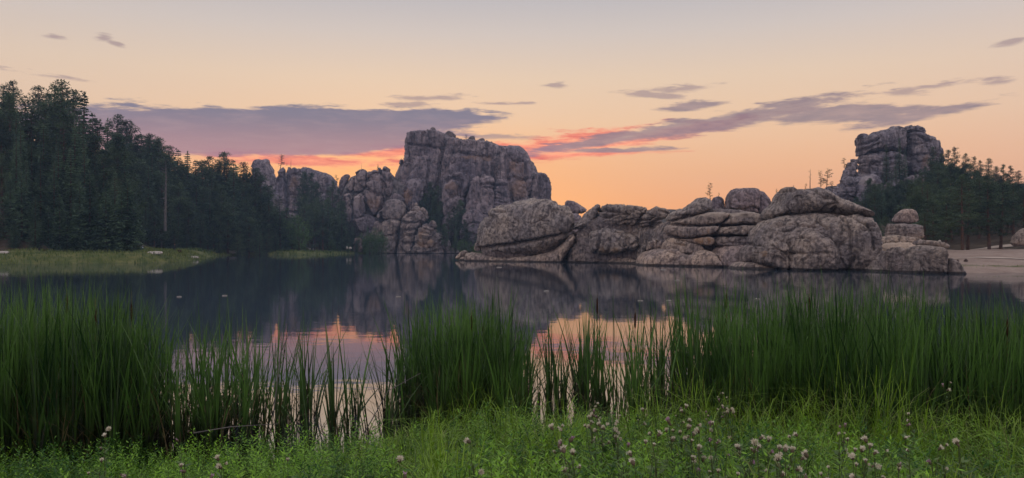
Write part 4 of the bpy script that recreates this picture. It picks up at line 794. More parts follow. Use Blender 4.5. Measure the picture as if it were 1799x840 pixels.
def forests():
    R = random.Random(5)
    G1 = 'tall conifers on the steep left hillside'; L1 = 'tall dark conifer crowding the steep hillside behind the grassy point'
    # the nearest wood, left: back row makes the skyline
    for px, tp, k in ((-30, 165, 'pine'), (2, 152, 'pine'), (22, 146, 'tallpine'), (44, 172, 'spruce'), (64, 154, 'pine'), (82, 166, 'pine'), (97, 152, 'tallpine'), (112, 146, 'pine'), (130, 162, 'pine'), (148, 158, 'slim'), (163, 203, 'spruce'), (176, 212, 'pine')):
        tree(k, px, tp - 6, 196 + R.uniform(-6, 8), L1, G1, wide=1.15)
    for row, (D0, drop, n) in enumerate(((186, 22, 15), (176, 55, 15), (167, 95, 14))):
        for i in range(n):
            px = -40 + 275 * (i + R.uniform(0.1, 0.9)) / n
            tree(R.choice(['spruce', 'pine', 'spruce', 'densepine']), px, interp(LINE, px) + drop + R.uniform(-14, 26), D0 + R.uniform(-4, 4), L1, G1)
    G2 = 'young spruces along the edge of the grassy point'; L2 = 'bushy young spruce at the wood edge behind the grassy point'
    for px, tp in ((-10, 330), (18, 310), (38, 300), (62, 345), (85, 360), (105, 340), (118, 372), (140, 318), (158, 296), (172, 345), (186, 320), (202, 300), (214, 325), (224, 312), (234, 345), (150, 375), (200, 378), (70, 392), (25, 385), (120, 395)):
        tree(R.choice(['young', 'spruce', 'young']), px, tp, 157 + R.uniform(-4, 5), L2, G2, wide=1.15)
    # second wood, farther and bluer
    G3 = 'dark conifers on the farther left slope'; L3 = 'dark conifer on the farther slope between the grassy point and the jointed cliff'
    for px, tp in LINE:
        if px >= 190: tree(R.choice(['slim', 'spruce', 'pine', 'pine']), px + R.uniform(-3, 3), tp - 8, 255 + (px - 190) * 0.17 + R.uniform(-5, 5), L3, G3, wide=1.3)
    for row, (dD, drop, n) in enumerate(((9, 7, 26), (-5, 16, 26), (-12, 34, 24), (-19, 60, 22), (-26, 92, 20), (-32, 122, 16))):
        for i in range(n):
            px = 195 + 332 * (i + R.uniform(0.1, 0.9)) / n
            tp = interp(LINE, px) + drop + R.uniform(-12, 18)
            D = max(255 + (px - 190) * 0.2 + dD, 240)
            if tp < 422: tree(R.choice(['spruce', 'densepine', 'spruce', 'densepine']), px, tp, D, L3, G3, wide=1.25)
    for i in range(34):
        px = 432 + 190 * (i + R.random()) / 34; D = R.uniform(318, 348)
        tp = interp([(432, 318), (470, 340), (500, 375), (528, 405), (536, 330), (600, 350), (625, 400)], px) + R.uniform(0, 46)
        tree(R.choice(['densepine', 'spruce', 'pine']), px, min(tp, 418), D, 'dark conifer at the edge of the far meadow below the jointed cliff', 'conifers behind the far meadow', wide=1.1)
    G4 = 'light green bushes at the end of the farther wood'
    for px, tp, D in ((470, 385, 300), (487, 370, 304), (500, 378, 306), (514, 388, 308), (523, 372, 312), (527, 398, 306), (450, 398, 300), (320, 368, 262), (372, 392, 272)):
        tree('bush', px, tp, D, 'light green broadleaf bush at the foot of the farther conifers', G4, wide=0.8)
    # dark pines before the jointed cliff
    G5 = 'dark pines before the jointed cliff'; L5 = 'dark pine standing between the jointed cliff and the blocky crag'
    for px, tp, D in ((535, 300, 372), (546, 302, 370), (556, 318, 366), (565, 345, 362), (575, 332, 364), (585, 316, 368), (594, 330, 366), (603, 352, 360), (540, 350, 352), (556, 372, 350), (572, 378, 348), (590, 380, 350), (610, 388, 350), (622, 398, 346), (545, 398, 340), (600, 402, 338)):
        tree(R.choice(['pine', 'densepine', 'spruce']), px, tp, D, L5, G5)
    for px, tp, D in ((566, 414, 330), (582, 420, 328), (600, 412, 332), (596, 422, 326), (611, 424, 330), (636, 408, 338), (650, 412, 336), (646, 396, 340), (660, 398, 340), (668, 404, 338), (626, 420, 332)):
        k = R.choice(['bush', 'young', 'bush']); tree(k, px, tp, D, *(('low round shrub on the far meadow below the blocky crag', 'round shrubs on the far meadow') if k == 'bush' else ('bushy little conifer on the far meadow below the blocky crag', 'little conifers on the far meadow')), wide=0.8)
    # pines in the gully under the dome
    G6 = 'pines filling the gully under the dome'; L6 = 'dark pine in the gully between the split pillars and the great rounded boulder'
    for px, tp, D in ((748, 338, 362), (757, 318, 364), (770, 325, 362), (742, 350, 356), (760, 352, 356), (775, 352, 356), (788, 372, 350), (798, 362, 352), (808, 350, 352), (816, 385, 346), (830, 388, 348), (842, 396, 346), (770, 378, 348), (782, 392, 342), (800, 398, 342), (820, 402, 340), (838, 410, 338), (850, 404, 344), (812, 372, 350), (826, 374, 352)):
        tree(R.choice(['densepine', 'pine', 'spruce']), px, tp, D, L6, G6, zg=2.0 if D < 348 else 6.0)
    for px, tp, D in ((800, 424, 345), (812, 420, 340), (824, 424, 338), (834, 428, 334), (845, 426, 336), (790, 430, 348)):
        tree('bush', px, tp, D, 'green bush at the water at the foot of the gully', 'bushes at the foot of the gully', zg=0.5)
    # right hill
    G7 = 'pines on the right hill'; L7 = 'dark ponderosa pine on the hill beside the granite tower'
    for px, tp, D in ((1625, 292, 226), (1640, 256, 224), (1655, 268, 222), (1667, 262, 224), (1679, 257, 220), (1696, 268, 218), (1710, 274, 216), (1722, 281, 214), (1735, 277, 212), (1751, 291, 210), (1762, 288, 208), (1775, 290, 206), (1790, 299, 204), (1804, 308, 202), (1820, 318, 202)):
        tree(R.choice(['tallpine', 'pine']), px, tp, D, L7, G7)
    for i in range(44):
        px = 1600 + 230 * (i + R.random()) / 44; tree(R.choice(['densepine', 'densepine', 'pine']), px, interp([(1600, 318), (1640, 290), (1700, 296), (1800, 330)], px) + R.uniform(-6, 52), R.uniform(150, 200), L7, G7, wide=1.15)
    for px, tp, D in ((1530, 312, 210), (1545, 322, 205), (1515, 340, 200), (1560, 335, 204), (1578, 322, 208), (1595, 318, 206), (1610, 308, 206), (1520, 372, 170), (1540, 368, 165), (1556, 380, 160), (1504, 356, 190), (1590, 352, 172), (1606, 345, 170), (1574, 360, 180), (1545, 392, 150), (1525, 396, 150), (1622, 352, 165), (1495, 372, 190), (1484, 362, 215)):
        tree(R.choice(['densepine', 'pine', 'spruce']), px, tp, D, 'dark pine under the granite tower, behind the capped boulder', 'pines below the tower')
    for px, tp, D in ((1557, 252, 241), (1580, 242, 240), (1574, 268, 238), (1586, 280, 236), (1590, 262, 239), (1566, 300, 234)):
        p = P3(px, tp + 95, D); tree('slim', px, tp, D, 'slim dark spruce growing in the cleft of the granite tower', 'spruces in the tower cleft', zg=p[2])
    for i in range(26):
        px = 1500 + 150 * (i + R.random()) / 26; tree(R.choice(['densepine', 'spruce', 'densepine']), px, interp([(1500, 352), (1530, 318), (1560, 318), (1600, 304), (1650, 288)], px) + R.uniform(-4, 34), R.uniform(196, 224), 'dark pine under the granite tower, behind the capped boulder', 'pines below the tower', wide=1.1)
    for i in range(18):
        px = 1632 + 175 * (i + R.random()) / 18; tree('densepine', px, interp([(1630, 280), (1680, 276), (1750, 300), (1810, 320)], px) + R.uniform(0, 16), R.uniform(200, 214), L7, G7, wide=1.1)
    G8 = 'big pines at the back of the beach'; L8 = 'big ponderosa pine with bare lower trunk at the back of the beach'
    for px, tp, D in ((1691, 305, 124), (1700, 318, 131), (1738, 318, 126), (1758, 322, 132), (1660, 340, 138), (1640, 352, 132), (1672, 330, 150), (1720, 312, 148), (1780, 322, 146), (1800, 330, 140), (1626, 372, 128), (1770, 335, 150), (1745, 318, 158), (1706, 316, 160)):
        tree('pine', px, tp, D, L8, G8, wide=1.5)
    # lone little trees on the rocks
    def lone(kind, px, tp, by, D, label, wide=1.0): return tree(kind, px, tp, D, label, None, zg=P3(px, by, D)[2] - 0.3, wide=wide, hmin=0.4)
    lone('scrub', 1248, 321, 352, 132, 'tiny lone pine growing from a crack on top of the layered ledges', 1.0)
    lone('scrub', 1262, 338, 350, 133, 'tiny scrub pine beside the lone pine on the layered ledges', 1.0)
    lone('scrub', 1441, 299, 334, 170, 'small thin pine on the skyline behind the cap stone, taller of two', 0.9)
    lone('scrub', 1452, 297, 334, 171, 'small dense pine on the skyline behind the cap stone', 1.4)
    lone('scrub', 1463, 318, 334, 170, 'stubby pine on the skyline left of the tower spire', 1.5)
    lone('scrub', 1415, 322, 334, 150, 'tiny pine beside the bare snag behind the cap stone', 1.2)
    lone('scrub', 1366, 331, 352, 120, 'wispy seedling pine left of the cap stone', 0.8)
    lone('scrub', 1486, 277, 302, 246, 'crooked little pine on the shoulder of the tower spire', 1.3)
    lone('scrub', 492, 271, 297, 424, 'spreading pine on the jointed cliff against the red cloud', 1.9)
    lone('scrub', 593, 307, 320, 440, 'small flat topped pine in the notch right of the jointed cliff', 1.8)
    lone('scrub', 818, 236, 246, 380, 'tiny shrub on the flat summit of the dome', 1.5)
    lone('slim', 664, 288, 300, 370, 'thin spire of a tree on top of the blocky crag', 0.6)
    def snagt(px, tp, by, D, label, sd, br=8):
        a, b = P3(px, by, D), P3(px, tp, D); q = snag(sd, 10.0, br); me = mesh('dead_tree', q[0], q[1], True, mats=[M['deadwood']])
        o = link('dead_tree', me, None, label, 'dead tree', loc=(a[0], a[1], a[2] - 0.2)); k = (b[2] - a[2]) / 10.0; o.scale = (max(k, 0.35),) * 2 + (k,); return o
    snagt(290, 283, 400, 222, 'bare pale dead trunk standing in the dark left forest', 3, 16)
    snagt(1423, 295, 334, 150, 'bare broken snag on the skyline behind the cap stone', 4, 7)
    snagt(511, 277, 296, 424, 'thin dead pole of a tree on the jointed cliff', 5, 3)
    snagt(635, 286, 300, 370, 'thin dead pole on the blocky crag', 6, 2)
    snagt(1394, 322, 334, 112, 'leafless twisted sapling on the cap stone', 8, 14)
forests()

# ------------------------------------------------------------------ far shore growth, paths, people
def blades(base, h, w, lean, az, seg=4, curl=0.0, z0=0.0):
    """tapered grass blades: arrays of base points, height, width, lean, heading"""
    n = len(base); t = np.linspace(0, 1, seg + 1)
    dx, dy = np.cos(az), np.sin(az); fx, fy = -dy, dx
    V = np.zeros((n, seg + 1, 2, 3)); wv = np.concatenate([0.85 + 0.15 * t[:-1] * 2, [0.05]]); wv = wv * (1 - t ** 3)
    bendv = t ** 1.8
    for j in range(seg + 1):
        off = lean * h * bendv[j]; zz = h * (t[j] - curl * t[j] ** 3 * np.minimum(1, lean * 1.6))
        cx = base[:, 0] + dx * off; cy = base[:, 1] + dy * off; cz = base[:, 2] + zz
        for sg in (0, 1):
            k = (sg - 0.5) * w * max(wv[j], 0.06)
            V[:, j, sg, 0] = cx + fx * k; V[:, j, sg, 1] = cy + fy * k; V[:, j, sg, 2] = cz
    i = np.arange(n)[:, None] * (2 * (seg + 1)) + np.arange(seg)[None, :] * 2
    Q = np.stack([i, i + 1, i + 3, i + 2], -1).reshape(-1, 4)
    T = np.broadcast_to(t[None, :, None], (n, seg + 1, 2)).ravel()
    return V.reshape(-1, 3), Q, T
def ground_depth(px, py, D0=60.0, D1=420.0):
    """first distance at which the ground shows at that pixel"""
    D = np.arange(D0, D1, 0.5); z = height((px - CX) / F * D, D); row = HY - (z - CAMZ) / D * F
    k = np.where((row <= py) & (z > 0.05))[0]; return float(D[k[0]]) if len(k) else D1
def shore_growth():
    r = np.random.default_rng(3)
    def scatter(name, label, n, box, cond, h, w, matl, edge=0.0):
        x = r.uniform(box[0], box[1], n); y = r.uniform(box[2], box[3], n); sd = lake_sd(x, y); k = cond(x, y, sd)
        x, y = x[k], y[k]; z = height(x, y) - 0.05; m = len(x)
        hh = h * r.uniform(0.5, 1.25, m) * (1 + 0.9 * fbm(np.stack([x * 0.25, y * 0.12, x * 0], 1), 77, 2))
        hh = hh * (1 + edge * sst(3.0, 0.5, sd[k]))
        V, Q, T = blades(np.stack([x, y, z], 1), np.maximum(hh, 0.1), w * r.uniform(0.6, 1.4, m), r.uniform(0.1, 0.7, m), r.uniform(0, 6.28, m), 2)
        link(name, mesh(name, V, Q, attrs={'t': T}, mats=[M[matl]]), None, label, 'grass', kind='stuff')
    scatter('shore_grass', 'pale green sedge covering the grassy point on the left shore', 30000, (-135, -55, 118, 215), lambda x, y, s: (s > -0.8) & (s < 20) & (y < 214), 0.62, 0.10, 'sedge', 0.35)
    scatter('meadow_grass', 'green grass of the far meadow below the cliffs', 22000, (-135, -40, 240, 375), lambda x, y, s: (s > -0.8) & (s < 15), 0.85, 0.22, 'sedge')
    scatter('beach_grass', 'short dry grass ribbon above the sand', 4000, (40, 100, 80, 112), lambda x, y, s: (s > 2.6) & (s < 7.5) & (x - 46 > 0.0), 0.16, 0.06, 'drygrass')
    def strip(name, label, pts, wd):
        V = []; Q = []
        P = np.array(pts, float); d = np.gradient(P, axis=0); nrm = unit(np.stack([-d[:, 1], d[:, 0]], 1))
        L_ = np.linspace(0, len(P) - 1, len(P) * 8); X = np.interp(L_, np.arange(len(P)), P[:, 0]); Y = np.interp(L_, np.arange(len(P)), P[:, 1])
        NX = np.interp(L_, np.arange(len(P)), nrm[:, 0]); NY = np.interp(L_, np.arange(len(P)), nrm[:, 1]); wn = wd * (1 + 0.3 * perlin(np.stack([X * 0.4, Y * 0.4, X * 0], 1), 9))
        rows = []
        for s_ in (-0.5, 0.0, 0.5):
            a, b = X + NX * wn * s_, Y + NY * wn * s_; rows.append(np.stack([a, b, height(a, b) + 0.05], 1))
        V = np.stack(rows, 1).reshape(-1, 3); n = len(X)
        i = np.arange(n - 1)[:, None] * 3 + np.arange(2)[None, :]; Q = np.stack([i, i + 1, i + 4, i + 3], -1).reshape(-1, 4)
        o = link(name, mesh(name, V, Q, True, mats=[M['path']]), None, kind='structure')
    strip('path', '', [(86, 88), (75, 93), (67, 98), (61, 103), (56, 109), (50, 113)], 1.5)
    strip('path', '', [(58, 139), (75, 137), (92, 130), (110, 121)], 2.4)
    K = dict(matl='pale_stone', res=0.4, cat='stone')
    def flat(name, px, py, w, hgt, label, lean=1.2):
        D = min(ground_depth(px, py), 190 if px < 350 else 999); py = HY + (CAMZ - ground_at((px - CX) / F * D, D)) / D * F - 1.5; stone(None, name, 0, [(px - w, py + 3), (px - w * 0.9, py - hgt), (px + w * 0.2, py - hgt - 0.6), (px + w * 0.9, py - hgt), (px + w, py + 3)], D, label=label, lean=lean, thick=0.5, **K)
    flat('shore_stone', 198, 442, 9, 4, 'rounded white boulder in the sedge of the grassy point', 0.2)
    flat('flat_stone', 270, 446, 15, 2.5, 'flat pale slab on the grassy point in front of the seated person')
    flat('flat_stone', 266, 440, 8, 2, 'narrow pale slab beside the seated person')
    flat('flat_stone', 336, 454, 12, 2, 'flat pale slab at the very tip of the grassy point')
    flat('flat_stone', 0, 446, 15, 2.5, 'pale slab in the sedge where the grassy point meets the wood')
    flat('flat_stone', 402, 444, 16, 2, 'long pale slab on the shore of the far meadow')
    flat('flat_stone', 545, 440, 8, 2, 'small pale slab in the grass of the far meadow')
shore_growth()

def person(px, D, label, pose, top, low, skin=(0.45, 0.30, 0.22)):
    p = P3(px, HY, D); p[2] = ground_at(p[0], p[1]) + 0.12
    root = empty('person', tuple(p), label, 'person')
    if pose == 'sit':
        J = {'pel': (0, 0, 0.45, .15), 'spn': (0, .02, 0.70, .15), 'che': (0, .03, 0.92, .16), 'nek': (0, 0, 1.05, .06), 'hed': (0, -.03, 1.16, .10), 'crn': (0, -.02, 1.27, .09)}
        for s in (-1, 1):
            n = 'lr'[s > 0]
            J.update({'sh' + n: (s * .17, .02, .98, .065), 'el' + n: (s * .24, -.05, .72, .05), 'wr' + n: (s * .16, -.28, .62, .04), 'hp' + n: (s * .10, -.02, .44, .10), 'kn' + n: (s * .13, -.42, .50, .075), 'an' + n: (s * .13, -.45, .08, .05), 'to' + n: (s * .14, -.62, .04, .05)})
    else:
        J = {'pel': (0, 0, 0.92, .15), 'spn': (0, 0, 1.12, .14), 'che': (0, 0, 1.34, .165), 'nek': (0, 0, 1.48, .06), 'hed': (0, -.02, 1.58, .10), 'crn': (0, -.01, 1.69, .09)}
        for s in (-1, 1):
            n = 'lr'[s > 0]
            J.update({'sh' + n: (s * .18, 0, 1.41, .065), 'el' + n: (s * .25, .02, 1.14, .05), 'wr' + n: (s * .24, -.10, .90, .04), 'hp' + n: (s * .10, 0, .88, .10), 'kn' + n: (s * .12, -.03, .48, .075), 'an' + n: (s * .12, .02, .08, .05), 'to' + n: (s * .13, -.14, .04, .05)})
    names = list(J); I = {k: i for i, k in enumerate(names)}
    Ed = [('pel', 'spn'), ('spn', 'che'), ('che', 'nek'), ('nek', 'hed'), ('hed', 'crn')]
    for n in 'lr': Ed += [('che', 'sh' + n), ('sh' + n, 'el' + n), ('el' + n, 'wr' + n), ('pel', 'hp' + n), ('hp' + n, 'kn' + n), ('kn' + n, 'an' + n), ('an' + n, 'to' + n)]
    me = bpy.data.meshes.new('body'); me.from_pydata([J[k][:3] for k in names], [(I[a], I[b]) for a, b in Ed], [])
    m, nt, out = mat('figure'); tc = nd(nt, 'ShaderNodeTexCoord'); sp = nd(nt, 'ShaderNodeSeparateXYZ'); nt.links.new(tc.outputs['Object'], sp.inputs[0]); Z = E(nt, sp.outputs[2])
    zn, zw = J['nek'][2], J['pel'][2] + 0.08
    col = mixc(nt, Z.sm(zw - 0.01, zw + 0.01), low, top); col = mixc(nt, Z.sm(zn - 0.01, zn + 0.01), col, skin)
    bs = nd(nt, 'ShaderNodeBsdfPrincipled'); nt.links.new(col, bs.inputs['Base Color']); bs.inputs['Roughness'].default_value = 0.85; nt.links.new(bs.outputs[0], out.inputs[0])
    me.materials.append(m)
    o = link('body', me, root)
    o.modifiers.new('skin', 'SKIN')
    for i, k in enumerate(names):
        sv = me.skin_vertices[0].data[i]; sv.radius = (J[k][3], J[k][3]); sv.use_root = (k == 'pel')
    o.modifiers.new('round', 'SUBSURF').levels = 2; o.modifiers['round'].render_levels = 2
    c = J['crn']; v = []; q = []
    th = np.linspace(0, 2 * math.pi, 13)[:-1]
    for j, (zz, rr) in enumerate(((-0.06, .105), (0.0, .112), (0.06, .085), (0.095, .03))):
        for a in th: v.append((c[0] + rr * math.cos(a), c[1] + .02 + rr * math.sin(a), c[2] + zz))
    for j in range(3):
        for k in range(12): q.append((j * 12 + k, j * 12 + (k + 1) % 12, (j + 1) * 12 + (k + 1) % 12, (j + 1) * 12 + k))
    link('hair', mesh('hair', v, q, True, mats=[plain('dark_hair', (0.03, 0.022, 0.018))]), root)
    root.rotation_euler = (0, 0, random.uniform(-0.4, 0.4)); return root
def people():
    person(250, 166, 'person in a white and blue top sitting at the end of the grassy point', 'sit', (0.62, 0.66, 0.80), (0.05, 0.05, 0.08))
    g = person(307, 173, 'person in dark clothes standing on the grassy point beside a dark bag', 'stand', (0.035, 0.04, 0.055), (0.02, 0.02, 0.03))
    p = P3(315, 443.5, 173); p[2] = ground_at(p[0], p[1]) + 0.05; V = []; Q = []
    r = empty('backpack', tuple(p), 'dark bulky bag lying in the grass beside the standing person', 'bag')
    def lump(nm, c, e):
        th = np.linspace(0, 2 * math.pi, 17)[:-1]; v = []; q = []
        for j in range(9):
            f = -math.pi / 2 + math.pi * j / 8
            for a in th:
                d = np.array((math.cos(f) * math.cos(a), math.cos(f) * math.sin(a), math.sin(f))); d = np.sign(d) * np.abs(d) ** 0.65
                v.append(np.array(c) + d * np.array(e))
        for j in range(8):
            for k in range(16): q.append((j * 16 + k, j * 16 + (k + 1) % 16, (j + 1) * 16 + (k + 1) % 16, (j + 1) * 16 + k))
        link(nm, mesh(nm, v, q, True, mats=[M['spike']]), r)
    lump('bag_body', (0, 0, 0.36), (0.52, 0.26, 0.34)); lump('side_pocket', (0.42, -0.12, 0.24), (0.2, 0.16, 0.2)); lump('bag_lid', (-0.05, 0, 0.68), (0.36, 0.22, 0.10))
people()

# ------------------------------------------------------------------ cattails
TOPS = [(-100, 505), (0, 508), (60, 500), (120, 492), (180, 496), (240, 515), (300, 532), (380, 536), (450, 536), (520, 542), (570, 552), (630, 560), (690, 556), (720, 540), (770, 520), (830, 514), (880, 530), (930, 532), (1000, 528), (1080, 516), (1150, 508), (1210, 482), (1260, 502), (1330, 496), (1400, 500), (1460, 492), (1520, 486), (1580, 492), (1640, 512), (1720, 520), (1799, 518), (1900, 515)]
DENS = [(-100, 1.0), (230, 1.0), (250, 0.46), (330, 0.30), (440, 0.26), (520, 0.18), (560, 0.11), (640, 0.09), (705, 0.11), (730, 0.8), (780, 1.0), (900, 0.95), (930, 0.24), (1000, 0.19), (1100, 0.24), (1180, 0.30), (1240, 0.45), (1290, 0.85), (1350, 1.0), (1900, 1.0)]
def cattail_mesh(seed, H, nl, spike=False):
    r = np.random.default_rng(seed)
    az = r.uniform(0, 6.28, nl); base = np.stack([r.normal(0, 0.025, nl), r.normal(0, 0.025, nl), np.full(nl, -0.45)], 1)
    hh = (H + 0.45) * r.uniform(0.50, 1.0, nl); hh[0] = H + 0.45
    V, Q, T = blades(base, hh, r.uniform(0.016, 0.038, nl), np.abs(r.normal(0.10, 0.19, nl)), az, 6, 0.1)
    mi = np.zeros(len(Q), int); mats = [M['cattail'], M['reed_dead'], M['spike']]
    nd_ = r.integers(2, 5); b2 = np.stack([r.normal(0, 0.05, nd_), r.normal(0, 0.05, nd_), np.full(nd_, -0.4)], 1)       # last year's dead stalks
    V2, Q2, T2 = blades(b2, r.uniform(0.7, 2.0, nd_), np.full(nd_, 0.016), r.uniform(0.1, 0.8, nd_), r.uniform(0, 6.28, nd_), 4, 0.3)
    Q = np.concatenate([Q, Q2 + len(V)]); V = np.concatenate([V, V2]); T = np.concatenate([T, np.zeros(len(V2))]); mi = np.concatenate([mi, np.ones(len(Q2), int)])
    if spike:
        sv, sq = tube([(0.01, 0, -0.4), (0.015, 0, H * 0.78), (0.016, 0, H * 0.80), (0.017, 0, H * 0.88), (0.018, 0, H * 0.90), (0.02, 0, H * 0.99)], [0.006, 0.005, 0.014, 0.014, 0.004, 0.001], 7)
        f = np.repeat([1, 2, 2, 2, 1], 7); Q = np.concatenate([Q, sq + len(V)]); V = np.concatenate([V, sv]); T = np.concatenate([T, np.ones(len(sv))]); mi = np.concatenate([mi, f])
    return V, Q, T, mi, mats
def cattails():
    r = np.random.default_rng(12)
    kinds = []
    for k in range(14):
        V, Q, T, mi, mats = cattail_mesh(100 + k, 2.0, int(r.integers(6, 10)), k >= 12)
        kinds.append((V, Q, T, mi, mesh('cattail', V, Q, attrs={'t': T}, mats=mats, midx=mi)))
    n = 4700; px = r.uniform(-380, 2180, n); dj = r.normal(0, 16, n)
    shore = np.interp(px, [-60, 100, 250, 420, 560, 700, 800, 1000, 1150, 1300, 1500, 1860], [9.3, 9.4, 9.6, 9.9, 10.6, 11.2, 11.2, 11.2, 10.8, 10.2, 9.6, 9.6])
    depth = np.interp(px, [-60, 200, 500, 700, 1000, 1300, 1860], [3.6, 3.2, 3.0, 3.2, 3.2, 3.6, 3.8])
    Y = shore + 0.1 + depth * r.random(n)
    cl = fbm(np.stack([px * 0.018, Y * 0.55, px * 0], 1), 91, 3)                     # the plants stand in clumps
    dn = np.interp(px + dj, [a for a, _ in DENS], [b for _, b in DENS])
    k = r.random(n) < dn * np.where(dn < 0.7, np.clip(0.62 + 1.9 * cl, 0.10, 1.5), np.clip(0.85 + 1.3 * cl, 0.15, 1.2))
    px, Y = px[k], Y[k]; n = len(px)
    tp = np.interp(px, [a for a, _ in TOPS], [b for _, b in TOPS]) + r.normal(0, 14, n) + np.abs(r.normal(0, 34, n)) - 16
    tp -= 34 * (r.random(n) < 0.07) * r.random(n)
    tp += 26 * fbm(np.stack([px * 0.02, px * 0, px * 0], 1), 55, 2)
    X = (px - CX) / F * Y; Z = CAMZ + (HY - tp) / F * Y
    Hs = np.clip(Z, 1.0, 2.6); order = np.argsort(Y)
    G = 'cattail plants along the near edge of the lake'
    LB = [(0, 'cattail plant in the dense dark stand at the left of the bank'), (245, 'cattail plant in the thinner stand left of the bright water gap'), (500, 'cattail plant standing alone against the bright water gap'), (725, 'cattail plant in the full clump between the two bright water gaps'),
          (925, 'cattail plant before the orange water gap below the great rounded boulder'), (1270, 'cattail plant in the tall stand below the capped boulder'), (1600, 'cattail plant in the dark stand toward the beach')]
    ind = set([q for q in order.tolist() if -5 < px[q] < 1804][:300]); acc = []; off = 0
    for i in range(n):
        w = int(r.integers(0, 12)) if r.random() > 0.012 else int(r.integers(12, 14)); V, Q, T, mi, me = kinds[w]; a = r.random() * 6.283; kz = Hs[i] / 2.0
        if i in ind:
            lb = [t for s_, t in LB if px[i] >= s_ or s_ == 0][-1]; hw = 'very tall ' if Hs[i] > 2.3 else ('tall ' if Hs[i] > 2.05 else ('middling ' if Hs[i] > 1.8 else 'short ')); lb = hw + lb.replace('cattail plant', 'spiked cattail plant' if w >= 12 else ('slender cattail plant' if len(V) < 130 else 'many-bladed cattail plant'))
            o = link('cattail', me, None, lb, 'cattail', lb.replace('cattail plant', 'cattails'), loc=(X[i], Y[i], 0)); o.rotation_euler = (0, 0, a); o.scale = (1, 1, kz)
        else:
            c, s_ = math.cos(a), math.sin(a); W = np.stack([V[:, 0] * c - V[:, 1] * s_ + X[i], V[:, 0] * s_ + V[:, 1] * c + Y[i], V[:, 2] * kz], 1)
            acc.append((W, Q + off, T, mi)); off += len(W)
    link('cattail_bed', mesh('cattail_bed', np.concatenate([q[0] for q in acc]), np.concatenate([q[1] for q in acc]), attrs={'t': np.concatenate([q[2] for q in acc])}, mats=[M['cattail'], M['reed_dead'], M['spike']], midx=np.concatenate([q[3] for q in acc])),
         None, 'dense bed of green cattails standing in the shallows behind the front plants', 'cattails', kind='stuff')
    print('cattails', n)
cattails()

